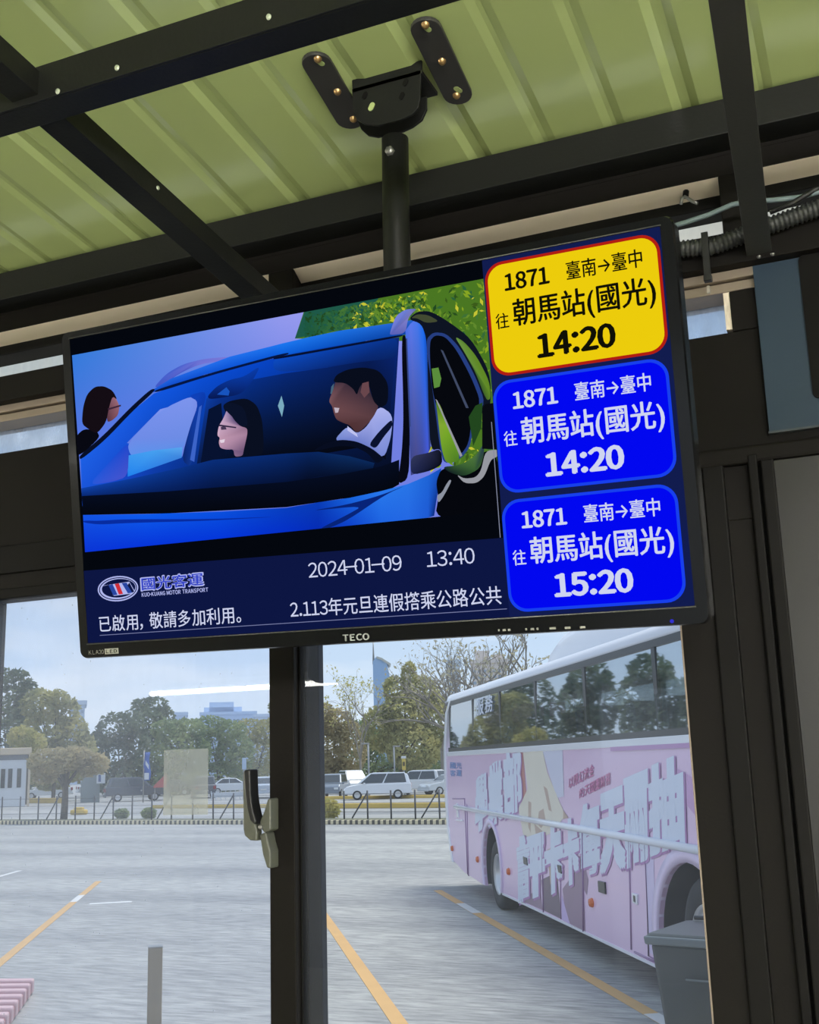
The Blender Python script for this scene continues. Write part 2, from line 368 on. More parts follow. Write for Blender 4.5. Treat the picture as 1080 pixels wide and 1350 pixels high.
# blue panel
t = thing('blue_sign', 'muted blue wall panel with a dark cut-out at the upper right edge of the view', 'sign', (0, 1.397, 2.83))
MB().box(-.107, .25, -.006, .001, -.105, .11).build('board', mat('muted blue board', rgb(30, 52, 70), .55, 0, .02, 200, .06, 8), t)
bd = rrect(-.053, .2, -.072, .112, .008); MB().prism(bd, -.0085, -.0055, idf).build('dark_inset', mat('dark inset', rgb(20, 19, 18), .55, spec=.1), t)
MB().box(-.108, .25, -.008, .001, -.107, -.1045).build('rim', mat('dull slate rim', rgb(60, 66, 70), .5), t)

# ------------------------------------------------------------------ ceiling frame of steel angle
def rivets(pts, fn, par):
    for p in pts: MB().lathe([(.0002, -.0014), (.0022, -.0014), (.0026, 0)], lambda a, b, h, p=p: fn(p, a, b, h), 10).build('rivet', white, par)
white = mat('bright rivet', rgb(205, 214, 190), .3, .3)
def fz(y): return 2.945 - .1 * (y - 1.4)
t = thing('steel_angle_beam', 'long black steel angle beam crossing the top left under the green roof', 'beam', (-.6, .82, 3.002))
MB().box(-2.4, 2.0, -.017, .017, -.001, .002).build('flange', blackpaint, t, .0008)
MB().box(-2.4, 2.0, -.020, -.017, -.001, .038).build('web', blackpaint, t, .0008)
rv = [onY(77, 121, .7995), onY(155, 90, .7995), onY(355, 23, .7995)]
rivets([(p.x + .6, p.y - .82, p.z - 3.002) for p in rv], lambda p, a, b, h: (p[0] + a, p[1] - .0006 + h, p[2] + b * 1.2), t)
t = thing('steel_rafter', 'black steel angle rafter running from top left down behind the television', 'rafter', (-.728, .9, 0))
def sloped(mb, x0, x1, y0, y1, dz0, dz1, mi=0):
    v = [(x, y - .9, fz(y) + dz) for dz in (dz0, dz1) for y in (y0, y1) for x in (x0, x1)]
    return mb.add(v, [(0, 2, 3, 1), (4, 5, 7, 6), (0, 1, 5, 4), (2, 6, 7, 3), (0, 4, 6, 2), (1, 3, 7, 5)], mi)
sloped(MB(), -.024, .008, .15, 1.375, .003, .006).build('flange', blackpaint, t, .0008)
sloped(MB(), .006, .009, .15, 1.375, .003, .030).build('web', blackpaint, t, .0008)
p0 = (.0095, .665 - .9, fz(.665) + .018)
rivets([p0, (.0095, 1.0 - .9, fz(1.0) + .018), (.0095, .73 - .9, fz(.73) + .015)], lambda p, a, b, h: (p[0] + .0006 - h, p[1] + a, p[2] + b), t)
t = thing('flat_steel_bar', 'flat black steel bar at top right ending on the cross bar by the conduit', 'bar', (-.07, 1.2, 0))
v = []
for dz in (0, .006):
    for (xl, xr, y) in ((-.020 + .005, .0 + .016, -.3), (-.112, -.082, 1.385)):
        v += [((xl + .07), y - 1.2, fz(y) + dz), ((xr + .07), y - 1.2, fz(y) + dz)]
MB().add(v, [(0, 1, 3, 2), (4, 6, 7, 5), (0, 4, 5, 1), (2, 3, 7, 6), (0, 2, 6, 4), (1, 5, 7, 3)]).build('bar', mat('grey black paint', rgb(58, 58, 56), .4, .1, .04, 200, .1, 9), t, .0008)
wl = MB()
for i in range(5):
    cx = -.035 + .008 * i; wl.lathe([(.0001, .003), (.0025, .002), (.003, 0)], lambda a, b, h, cx=cx: (cx + a, .178 + b - .004 * (i % 2), 2.944 - h), 8)
wl.build('weld_bead', steel, t)
# short end clip under the beam at far left
# ------------------------------------------------------------------ ceiling mount of the television
n_roof = Vector((0, SL, 1)).normalized()
t = thing('ceiling_mount', 'black steel ceiling mount with two screwed arms and a round pole holding the television', 'mount', (-.5, 1.19, roofz(1.19)))
def on_roof(u, v, d):   # plate coordinates on the underside of the roof
    y = v; return (u + .5, y - 1.19, roofz(y) - roofz(1.19) - d)
gold = mat('brass screw', rgb(196, 160, 110), .28, .8)
plate_m = mat('satin black plate', rgb(62, 61, 60), .42, .2, .02, 300, .06, 20)
slot_m = mat('pale slot', rgb(170, 185, 120), .4)
arm_pts = []
for a, b in (((418, 80), (461, 153)), ((562, 35), (603, 120))):
    A = on_plane(*a, (0, 1.4, 3.16), (0, SL, 1)); B = on_plane(*b, (0, 1.4, 3.16), (0, SL, 1))
    pl = MB(); pl.prism(pill((A.x, A.y), (B.x, B.y), .0185), .001, .006, on_roof)
    pl.build('mounting_plate', plate_m, t, .0008); arm_pts.append((A, B))
for px, py in ((419, 79), (445, 122), (466, 158), (561, 34), (583, 82), (602, 127)):
    S = on_plane(px, py, (0, 1.4, 3.152), (0, SL, 1))
    MB().lathe([(.0001, .011), (.003, .0105), (.0048, .008), (.0052, .005)], lambda a, b, h: on_roof(S.x + a, S.y + b, h), 12).build('screw', gold, t)
for px, py in ((422, 84), (604, 120), (563, 39)):
    S = on_plane(px, py, (0, 1.4, 3.152), (0, SL, 1))
    MB().prism(pill((S.x - .001, S.y - .003), (S.x + .001, S.y + .003), .0035), .0055, .0066, on_roof).build('slot', slot_m, t)
def ch(pts, Y): 
    r = []
    for x, y in pts:
        p = onY(360 + x / 3.176, y / 3.176, Y); r.append((p.x + .5, p.z - roofz(1.19)))
    return r
front = ch([(330, 333), (622, 250), (615, 420), (606, 452), (580, 480), (535, 500), (440, 525), (385, 520), (350, 500), (335, 470)], 1.165)
MB().prism(front, 1.165 - 1.19, 1.169 - 1.19, idf).build('bracket_cheek', blackpaint, t, .0008)
rear = ch([(345, 333), (645, 250), (645, 460), (625, 505), (585, 535), (545, 553), (440, 577), (400, 570), (372, 545), (350, 500)], 1.215)
MB().prism(rear, 1.213 - 1.19, 1.217 - 1.19, idf).build('bracket_cheek', blackpaint, t, .0008)
tp = ch([(330, 333), (622, 250)], 1.165)
MB().box(tp[0][0], tp[1][0], -.025, .027, -.012, -.007).build('bracket_bridge', blackpaint, t)
for cxy in ((413, 447), (540, 402), (555, 345), (385, 400)):
    c_ = ch([cxy], 1.1645)[0]
    MB().prism(pill((c_[0] - .001, c_[1] - .002), (c_[0] + .001, c_[1] + .002), .0035 if cxy[0] == 413 else .003), -.0262, -.0252, idf).build('hole', slot_m if cxy[0] == 413 else bronze2, t)
pole = MB(); pole.tube([(.0, 0, -.075), (-.002, 0, -.2), (-.004, 0, -.56)], .0168, 24)
po = pole.build('pole', blackpaint, t)
c_ = ch([(488, 632)], 1.172)[0]
MB().lathe([(.0001, -.004), (.005, -.004), (.0062, -.001), (.0062, .004)], lambda a, b, h: (c_[0] + a, -.0175 + h, c_[1] + b), 6).build('bolt', steel, po)
MB().box(-.06, .05, -.030, .012, -.60, -.47).build('arm_block', blackpaint, t, .002)
MB().box(-.11, .09, -.052, -.030, -.64, -.43).build('vesa_plate', blackpaint, t, .002)

# ------------------------------------------------------------------ TELEVISION
TC = Vector((-.5180265858613233, 1.0660893911502292, 2.6685225824005636))
TR = Matrix.Rotation(-.011530723, 3, 'Z') @ Matrix.Rotation(.16075220, 3, 'X') @ Matrix.Rotation(.018370398, 3, 'Y')
tv = thing('television', 'black flat television on the ceiling pole showing bus departure times and a car advert', 'television')
tv.matrix_world = Matrix.Translation(TC) @ TR.to_4x4()
tvn = TR @ Vector((0, 1, 0))
TRi = TR.transposed()
def tp_(x, y):
    q = TRi @ (on_plane(x, y, TC, tvn) - TC); return (q.x, q.z)
HX, HZ = .3675, .1965
SX0, SX1, SZ0, SZ1 = -.3545, .3545, -.1785, .1865
gloss = mat('glossy black bezel', rgb(13, 14, 16), .2, 0, 0, 1, 0, 1, .3, .12)
# bezel ring with rounded outside corners
out = rrect(-HX, HX, -HZ, HZ, .009, 6); inn = rrect(SX0, SX1, SZ0, SZ1, .0015, 6)
mb = MB(); nn = len(out)
ring = [[(p[0] * (1 - .004), -.0000, p[1] * (1 - .006)) for p in out], [(p[0], .004, p[1]) for p in out], [(p[0], .030, p[1]) for p in out],
        ]
front_in = [(p[0], .0, p[1]) for p in inn]; deep_in = [(p[0], .0016, p[1]) for p in inn]
loops = [deep_in, front_in] + ring
vs_ = [v for l in loops for v in l]
fs_ = [(j * nn + i, j * nn + (i + 1) % nn, (j + 1) * nn + (i + 1) % nn, (j + 1) * nn + i) for j in range(len(loops) - 1) for i in range(nn)]
mb.add(vs_, fs_); bez = mb.build('bezel', gloss, tv)
mb = MB(); mb.prism(rrect(-.355, .355, -.185, .185, .012), .026, .032, idf); mb.prism(rrect(-.30, .30, -.16, .12, .03), .030, .055, idf); mb.build('back_cover', mat('matt black plastic', rgb(26, 26, 27), .55), tv)
YS = .0014                                     # depth of the glowing face
scr = MB().prism([(SX0, SZ0), (SX1, SZ0), (SX1, SZ1), (SX0, SZ1)], YS, YS + .004, idf).build('screen', emit('screen black', rgb(5, 7, 13)), tv)
lay = [0]
def ly(): lay[0] += 1; return YS - lay[0] * 6e-6
# --- the video picture: flat shapes on the glowing face
vid = MB()
def cA(pts): return [(80 + x / 3.6, 370 + y / 3.6) for x, y in pts]
def cB(pts): return [(360 + x / 3.375, 360 + y / 3.375) for x, y in pts]
def mixc(a, b, t): return tuple(a[i] + (b[i] - a[i]) * t for i in range(3))
def vpoly(pts, col):
    """pts in photo pixels; col one colour or one per point"""
    cs = list(col) if isinstance(col, list) else [col] * len(pts)
    if len(pts) >= 6:                            # round the outline off
        for it in range(2):
            q = []; c2 = []; m_ = len(pts)
            for i in range(m_):
                a, b = pts[i], pts[(i + 1) % m_]; ca, cb = cs[i], cs[(i + 1) % m_]
                for t_ in (.2, .8): q.append((a[0] + (b[0] - a[0]) * t_, a[1] + (b[1] - a[1]) * t_)); c2.append(mixc(ca, cb, t_))
            pts, cs = q, c2
    y = ly(); P = [tp_(*p) for p in pts]
    vid.poly([(p[0], y, p[1]) for p in P], 0, [rgb(*c) for c in cs])
def vgrid(fn, nu, nv, cf):
    """smoothly graded patch: fn(u, v) -> pixel, cf(u, v) -> colour"""
    y = ly(); vs = []; cs = []
    for j in range(nv + 1):
        for i in range(nu + 1):
            p = tp_(*fn(i / nu, j / nv)); vs.append((p[0], y, p[1])); cs.append(rgb(*cf(i / nu, j / nv)))
    vid.add(vs, [(j * (nu + 1) + i, j * (nu + 1) + i + 1, (j + 1) * (nu + 1) + i + 1, (j + 1) * (nu + 1) + i) for j in range(nv) for i in range(nu)], 0, False, cs)
def bil(q):
    def f(u, v): 
        x = [(q[0][k] * (1 - u) + q[1][k] * u) * (1 - v) + (q[3][k] * (1 - u) + q[2][k] * u) * v for k in (0, 1)]; return x
    return f
def strip(top, bot, ct, cb, nv=4):
    """graded patch between an upper and a lower polyline of equal length"""
    n = len(top)
    def pt(u, v):
        i = min(int(u * (n - 1)), n - 2); f = u * (n - 1) - i
        a = [top[i][k] * (1 - f) + top[i + 1][k] * f for k in (0, 1)]; b = [bot[i][k] * (1 - f) + bot[i + 1][k] * f for k in (0, 1)]
        return [a[k] * (1 - v) + b[k] * v for k in (0, 1)]
    def cc(l, u):
        if not isinstance(l, list): return l
        i = min(int(u * (len(l) - 1)), len(l) - 2); f = u * (len(l) - 1) - i; return mixc(l[i], l[i + 1], f)
    vgrid(pt, (n - 1) * 3, nv, lambda u, v: mixc(cc(ct, u), cc(cb, u), v))
# sky
vgrid(bil([(94, 468), (639, 366), (657, 690), (112, 728)]), 24, 12,
      lambda u, v: mixc(mixc((52, 122, 218), (150, 154, 238), min(1, u * 1.9)), mixc((88, 118, 226), (120, 130, 225), u), min(1, v * 2.2)))
# foliage behind the car
vpoly([(400, 410), (640, 366), (645, 455), (560, 450), (388, 446)], (74, 118, 34)); vpoly([(560, 440), (644, 440), (657, 640), (600, 620)], (74, 118, 34))
vpoly([(401, 410), (500, 391), (470, 430), (388, 446)], (30, 88, 72))
rnd = random.Random(3); L0 = lay[0]
for _ in range(1100):
    x_ = rnd.uniform(402, 650); yb = 411 - (x_ - 400) * .187; y_ = rnd.uniform(yb + 2, yb + (34 if x_ < 560 else 240))
    if x_ > 560 and y_ > 640: continue
    s_ = rnd.uniform(2, 6); a_ = rnd.uniform(0, 3.1)
    t_ = min(1, max(0, (x_ - 400) / 130)); base = mixc((26, 84, 62), (138, 168, 34), t_ * rnd.random() ** .6)
    if rnd.random() < .25: base = mixc(base, (30, 62, 22), .7)
    if rnd.random() < .12 and t_ > .5: base = (196, 196, 54)
    dx, dy = math.cos(a_) * s_, math.sin(a_) * s_
    if y_ - abs(dy) - s_ * .4 < yb + 1: continue
    lay[0] = L0 + _ % 60
    vpoly([(x_ - dx, y_ - dy), (x_ + dy * .4, y_ - dx * .4), (x_ + dx, y_ + dy), (x_ - dy * .4, y_ + dx * .4)], base)
lay[0] = L0 + 61
# rear roof line, roof band
vpoly(cA([(440, 505), (500, 440), (580, 395), (680, 370), (800, 360), (790, 378), (660, 395), (560, 440), (470, 505)]), [(70, 95, 205)] * 3 + [(120, 120, 215)] * 4 + [(60, 80, 190)] * 2)
rt = cA([(430, 520), (520, 465), (640, 420), (800, 360), (1000, 310)]) + cB([(40, 312), (160, 284), (300, 255), (420, 238), (530, 222), (640, 205)])
rb = cA([(438, 530), (540, 492), (680, 446), (840, 402), (1010, 362)]) + cB([(40, 372), (160, 350), (300, 322), (430, 298), (575, 275), (640, 265)])
strip(rt, rb, [(30, 92, 214), (36, 110, 235), (28, 120, 240), (30, 110, 222), (40, 100, 205)], [(16, 70, 196), (14, 84, 214), (8, 88, 214), (10, 76, 180), (14, 60, 150)])
# windscreen base
wt = cA([(92, 845), (250, 690), (440, 535), (680, 452), (1010, 368)]) + cB([(160, 358), (430, 306), (560, 285)])
wb = cA([(100, 1070), (250, 1060), (440, 1050), (680, 1040), (1010, 1020)]) + cB([(160, 1010), (430, 960), (520, 920)])
strip(wt, wb, [(30, 96, 228), (26, 92, 226), (16, 84, 220), (8, 72, 204), (8, 60, 176), (8, 46, 140), (10, 40, 120)], [(24, 80, 214), (20, 64, 190), (10, 44, 130), (6, 20, 60), (6, 12, 34), (5, 10, 26), (6, 12, 30)], 10)
# dark cabin
strip(cA([(690, 560), (760, 500), (900, 470), (1060, 440)]) + cB([(240, 420), (420, 372), (545, 345)]), cA([(640, 900), (760, 880), (900, 850), (1060, 840)]) + cB([(240, 800), (420, 770), (500, 830)]),
      [(14, 60, 160), (10, 52, 150), (8, 46, 132), (8, 40, 116), (8, 34, 100), (8, 28, 84), (10, 36, 110)], [(8, 24, 66), (6, 14, 34), (6, 10, 24), (5, 9, 20), (5, 8, 18), (5, 8, 18), (6, 10, 24)], 6)
vpoly(cA([(700, 610), (760, 580), (780, 830), (700, 880), (660, 880)]), (7, 18, 48))
# roof-lining reflection arcs
vpoly(cB([(0, 372), (300, 318), (545, 282), (556, 330), (540, 380), (380, 395), (180, 430), (0, 440)]), [(12, 78, 200), (10, 66, 180), (10, 52, 140), (10, 44, 120), (9, 36, 100), (9, 36, 104), (10, 46, 130), (12, 60, 160)])
# left side window seen through the windscreen
vgrid(bil(cA([(470, 610), (655, 560), (575, 835), (312, 770)])), 8, 8, lambda u, v: mixc((128, 150, 238), (100, 128, 226), v))
vpoly(cA([(312, 770), (480, 610), (620, 545), (656, 575), (600, 745), (575, 800), (400, 830), (330, 835)]), [(110, 138, 230), (118, 146, 236), (126, 150, 238), (120, 140, 230), (112, 140, 228), (90, 140, 232), (90, 146, 236), (96, 146, 236)])
vpoly(cA([(316, 830), (440, 805), (576, 790), (572, 840), (316, 930)]), [(60, 152, 240), (70, 160, 240), (90, 166, 238), (60, 130, 220), (30, 130, 238)])
vpoly(cA([(312, 770), (322, 800), (316, 930), (240, 955), (130, 970), (220, 870)]), [(26, 72, 206), (40, 74, 200), (70, 84, 206), (60, 80, 204), (40, 90, 220), (26, 80, 214)])
vpoly(cA([(600, 545), (700, 520), (640, 700), (620, 890), (570, 850), (610, 700), (655, 575)]), [(14, 66, 190), (12, 60, 176), (14, 54, 150), (20, 60, 150), (10, 34, 100), (14, 50, 140), (20, 66, 180)])
vpoly(cA([(655, 600), (668, 590), (632, 860), (612, 850)]), (60, 100, 200))
# dashboard, black cowl
strip(cA([(96, 985), (330, 940), (560, 890), (720, 850), (1070, 820)]) + cB([(200, 795), (340, 815), (450, 845)]), cA([(98, 1030), (330, 1020), (560, 1000), (720, 985), (1070, 965)]) + cB([(200, 905), (340, 895), (440, 880)]),
      [(16, 66, 170), (12, 58, 150), (10, 48, 128), (10, 44, 116), (8, 36, 92), (12, 44, 96), (10, 40, 90)], [(8, 36, 104), (7, 32, 92), (6, 26, 80), (5, 20, 60), (5, 14, 40), (6, 18, 46), (6, 20, 50)])
strip(cA([(98, 1022), (500, 1000), (1070, 955)]) + cB([(300, 895), (480, 860), (560, 830)]), cA([(104, 1112), (500, 1105), (1070, 1075)]) + cB([(300, 1005), (480, 985), (560, 940)]), (5, 12, 32), (4, 7, 16))
# left A-pillar edge
vpoly(cA([(84, 832), (200, 735), (330, 600), (428, 512), (452, 516), (340, 618), (210, 755), (92, 852)]), (8, 16, 40))
vpoly(cA([(440, 520), (700, 440), (1000, 358), (1080, 340), (1080, 350), (1000, 370), (700, 452), (450, 532)]), (6, 22, 66))
vpoly(cB([(0, 375), (300, 322), (575, 272), (575, 282), (300, 332), (0, 386)]), (6, 16, 48))
# mirror module
vpoly(cA([(694, 548), (740, 500), (800, 470), (870, 455), (950, 400), (900, 490), (850, 540), (760, 556), (705, 562)]), [(8, 30, 96), (10, 44, 130), (10, 50, 146), (10, 56, 158), (10, 60, 170), (9, 46, 136), (8, 34, 104), (7, 24, 80), (7, 24, 80)])
vpoly(cA([(740, 540), (785, 505), (800, 525), (795, 545)]), (24, 84, 190))
# charm hanging inside
vpoly(cB([(36, 545), (48, 590), (38, 640), (20, 590)]), (120, 170, 190))
vpoly(cB([(258, 505), (270, 490), (264, 545), (254, 535)]), (70, 100, 120))
# woman in front seat
vpoly(cA([(765, 592), (800, 570), (880, 556), (930, 590), (955, 660), (962, 760), (960, 826), (860, 836), (850, 690), (790, 640)]), (9, 15, 32))
vpoly(cA([(790, 605), (770, 655), (748, 690), (741, 735), (754, 745), (748, 768), (756, 795), (790, 802), (818, 800), (824, 836), (862, 832), (868, 800), (884, 730), (884, 700), (850, 690), (820, 660)]), [(150, 130, 175), (196, 164, 196), (206, 170, 196), (216, 180, 206), (190, 150, 176), (200, 158, 178), (180, 140, 170), (160, 124, 160), (120, 92, 130), (140, 108, 140), (110, 84, 120), (110, 84, 118), (170, 132, 160), (150, 114, 140), (120, 92, 130), (90, 76, 120)])
vpoly(cA([(752, 757), (778, 752), (774, 768), (758, 770)]), (226, 210, 226)); vpoly(cA([(750, 682), (832, 694), (830, 700), (750, 690)]), (44, 36, 66))
vpoly(cA([(766, 592), (800, 574), (870, 600), (890, 690), (850, 692), (815, 648), (788, 622)]), (10, 18, 40))
vpoly(cA([(758, 694), (780, 690), (786, 706), (760, 708)]), (70, 56, 84))
# driver
vpoly(cB([(268, 745), (330, 678), (372, 716), (420, 680), (470, 588), (532, 630), (524, 730), (492, 828), (420, 770), (340, 748)]), [(110, 130, 205), (150, 166, 228), (140, 150, 216), (150, 160, 226), (176, 182, 240), (160, 170, 232), (130, 146, 220), (120, 138, 214), (110, 126, 200), (100, 120, 200)])
vpoly(cB([(280, 470), (266, 520), (246, 570), (262, 592), (268, 620), (280, 652), (315, 668), (340, 676), (374, 716), (440, 650), (472, 588), (440, 560), (420, 480), (350, 465)]), [(44, 40, 60), (104, 70, 78), (124, 86, 92), (104, 70, 74), (118, 78, 82), (88, 58, 62), (76, 48, 52), (80, 50, 52), (74, 48, 52), (92, 62, 66), (74, 52, 62), (60, 46, 56), (50, 38, 50), (40, 34, 52)])
vpoly(cB([(264, 486), (280, 452), (330, 428), (400, 418), (470, 432), (512, 490), (510, 580), (476, 600), (444, 570), (430, 505), (404, 486), (384, 505), (372, 545), (356, 515), (320, 488)]), (8, 13, 28))
vpoly(cB([(396, 490), (424, 482), (428, 530), (405, 555), (388, 530)]), (104, 70, 76))
vpoly(cB([(270, 598), (294, 600), (288, 620), (276, 622)]), (190, 176, 190))
vpoly(cB([(424, 764), (470, 705), (528, 648), (530, 682), (490, 730), (456, 782)]), (10, 18, 46))
vpoly(cB([(330, 680), (372, 716), (376, 730), (330, 700)]), (190, 194, 240))
# steering wheel
vpoly(cB([(176, 790), (230, 758), (300, 740), (370, 748), (440, 780), (495, 826), (460, 850), (420, 800), (360, 772), (290, 768), (220, 785)]), (7, 13, 32))
# woman standing outside
vpoly(cA([(72, 735), (110, 702), (170, 712), (185, 745), (84, 835), (76, 800)]), (8, 9, 18))
vpoly(cA([(236, 535), (262, 560), (278, 596), (270, 640), (240, 665), (218, 672), (216, 600)]), [(140, 96, 112), (164, 112, 124), (150, 100, 112), (130, 80, 92), (110, 66, 76), (80, 50, 62), (100, 64, 76)])
vpoly(cA([(98, 680), (104, 600), (122, 540), (160, 502), (205, 500), (246, 522), (268, 566), (244, 548), (228, 600), (214, 672), (170, 728), (130, 704)]), (20, 13, 20))
vpoly(cA([(222, 606), (284, 588), (284, 596), (224, 614)]), (60, 36, 56))
# bonnet
strip(cA([(104, 1112), (400, 1108), (760, 1096), (1070, 1078)]) + cB([(200, 1020), (340, 1000), (480, 970), (600, 938), (690, 900), (748, 868)]), cA([(114, 1294), (400, 1272), (760, 1236), (1070, 1202)]) + cB([(200, 1140), (340, 1124), (480, 1110), (600, 1098), (690, 1088), (716, 1080)]),
      [(20, 84, 226), (14, 92, 236), (10, 80, 222), (8, 62, 190), (10, 60, 180), (24, 100, 222), (40, 120, 236), (40, 116, 230), (30, 100, 214), (24, 80, 190)], [(10, 52, 214), (6, 50, 216), (4, 52, 216), (4, 46, 200), (6, 44, 180), (14, 66, 200), (30, 100, 226), (36, 104, 228), (30, 90, 212), (10, 40, 120)], 6)
vpoly(cB([(150, 1060), (330, 1030), (480, 988), (600, 940), (500, 985), (330, 1100), (240, 1138), (200, 1140), (330, 1075), (400, 1035)]), (8, 36, 120))
vpoly(cA([(106, 1138), (180, 1140), (300, 1132), (700, 1132), (1070, 1118), (700, 1140), (320, 1150), (180, 1158), (106, 1148)]), (8, 44, 160))
# right pillar, door and mirror
strip(cB([(588, 255), (610, 225), (640, 200), (664, 212), (680, 235)]), cB([(612, 900), (640, 890), (668, 850), (690, 800), (700, 780)]), [(70, 110, 230), (90, 120, 234), (70, 120, 236), (30, 110, 236), (14, 84, 214)], [(60, 66, 130), (70, 70, 130), (64, 74, 160), (70, 90, 214), (40, 50, 90)], 8)
vpoly(cB([(570, 276), (592, 276), (598, 480), (608, 690), (604, 915), (552, 942), (572, 800), (580, 640)]), (7, 9, 20))
vpoly(cB([(590, 290), (596, 290), (612, 680), (606, 690)]), (54, 70, 130))
vpoly(cB([(520, 262), (545, 190), (590, 160), (640, 158), (620, 176), (600, 200), (588, 268), (520, 276)]), [(112, 120, 206), (120, 130, 220), (110, 130, 220), (96, 104, 160), (120, 120, 180), (130, 130, 206), (96, 100, 180), (80, 90, 180)])
vpoly(cB([(600, 205), (640, 170), (700, 168), (780, 215), (880, 290), (965, 440), (970, 600), (900, 640), (840, 830), (760, 850), (745, 780), (700, 790), (690, 580), (684, 300), (660, 225)]), (14, 20, 34))
vpoly(cB([(612, 200), (640, 182), (690, 186), (740, 215), (680, 222), (640, 200)]), (66, 74, 50))
vpoly(cB([(676, 300), (712, 262), (770, 268), (830, 330), (900, 460), (945, 580), (890, 640), (880, 770), (830, 830), (760, 850), (742, 780), (712, 540)]), (38, 62, 128))
vpoly(cB([(694, 305), (720, 275), (765, 282), (815, 340), (880, 460), (925, 575), (885, 640), (870, 760), (830, 815), (760, 700), (705, 520)]), (6, 8, 14))
vpoly(cB([(705, 425), (735, 420), (748, 470), (740, 505), (716, 512)]), (90, 140, 60))
vpoly(cB([(722, 560), (745, 590), (780, 690), (826, 800), (828, 836), (770, 850), (748, 780), (735, 660)]), [(60, 100, 30), (150, 180, 50), (120, 170, 40), (90, 140, 40), (70, 120, 36), (100, 140, 40), (110, 160, 40), (140, 170, 60)])
vpoly(cB([(722, 560), (730, 566), (842, 812), (832, 818)]), (150, 152, 160)); vpoly(cB([(745, 340), (756, 345), (870, 600), (858, 600)]), (64, 74, 100))
vpoly(cB([(806, 280), (850, 305), (905, 370), (962, 480), (968, 560), (948, 566), (900, 440), (850, 350)]), [(110, 150, 70), (80, 120, 40), (100, 140, 40), (90, 130, 36), (100, 140, 40), (60, 90, 40), (60, 100, 40), (90, 130, 60)])
vpoly(cB([(870, 640), (900, 590), (932, 575), (925, 690), (890, 770)]), (34, 70, 30))
vpoly(cB([(612, 815), (690, 800), (745, 780), (755, 850), (700, 880), (612, 900)]), [(50, 56, 90), (40, 44, 76), (16, 20, 36), (10, 12, 22), (10, 14, 30), (30, 38, 80)])
vpoly(cB([(748, 868), (860, 850), (940, 790), (1000, 800), (1020, 1190), (720, 1085), (735, 1000), (724, 930)]), (5, 7, 13))
vpoly(cB([(750, 862), (830, 855), (900, 815), (935, 760), (940, 800), (920, 870), (850, 905), (790, 890)]), [(20, 40, 50), (60, 100, 50), (80, 120, 60), (40, 60, 90), (40, 60, 50), (60, 100, 50), (30, 60, 40), (20, 30, 30)])
vpoly(cB([(930, 600), (945, 582), (1000, 575), (1010, 785), (930, 782)]), (9, 11, 18))
vpoly(cB([(945, 790), (1005, 785), (1000, 815), (968, 830), (940, 905), (905, 935), (850, 935), (815, 895), (850, 915), (900, 910), (925, 880)]), (150, 152, 160))
vpoly(cB([(770, 940), (786, 918), (794, 925), (760, 990), (735, 1025), (728, 990), (752, 975)]), (140, 146, 160))
vid.build('video_picture', emit_attr('video colours'), scr)['label'] = 'car advert playing: blue car with two people seen through its windscreen'
# black bars above and below the picture, information bar, right column
bars = MB(); y = ly()
q = [tp_(*p) for p in ((80, 440), (640, 335), (639, 367.5), (80, 471))]
bars.poly([(SX0, y, SZ1), (.1735, y, SZ1), (.1735, y, .1675), (SX0, y, .1668)])
bars.poly([(SX0, y, SZ0), (.1735, y, SZ0), (.1735, y, -.0706), (SX0, y, -.0706)])
bars.build('letterbox', emit('letterbox black', rgb(4, 7, 14)), scr)
ib = MB(); y = ly()
ib.poly([(SX0, y, SZ0), (.1735, y, SZ0), (.1705, y, -.0985), (SX0, y, -.0925)], 0)
ink = emit('screen text white', rgb(206, 212, 240)); navy = emit('screen navy', rgb(13, 22, 66)); navy2 = emit('screen column navy', rgb(18, 28, 78))
def ttext(mb, s, x0, x1, z0, z1, mi, bold=0.0, gap=0.0):
    y = ly(); put_text(mb, s, lambda u, v: (x0 + (x1 - x0) * u, y, z0 + (z1 - z0) * v), mi, bold, gap)
def trect(mb, x0, x1, z0, z1, mi): y = ly(); mb.poly([(x0, y, z0), (x1, y, z0), (x1, y, z1), (x0, y, z1)], mi)
ttext(ib, '2024-01-09', -.0537, .057, -.1228, -.1065, 1, .0)
ttext(ib, '13:40', .0855, .1385, -.1218, -.1055, 1, .0)
ttext(ib, '已啟用，敬請多加利用。', -.3366, -.1425, -.1668, -.1475, 1, .006)
ttext(ib, '2.113年元旦連假撘乘公路公共', -.0794, .1636, -.1650, -.1462, 1, .006)
trect(ib, -.337, .1684, -.1704, -.1697, 2)
ib.build('information_bar', [navy, ink, emit('screen rule', rgb(120, 126, 170))], scr)['label'] = 'navy bar with date, time and a scrolling notice'
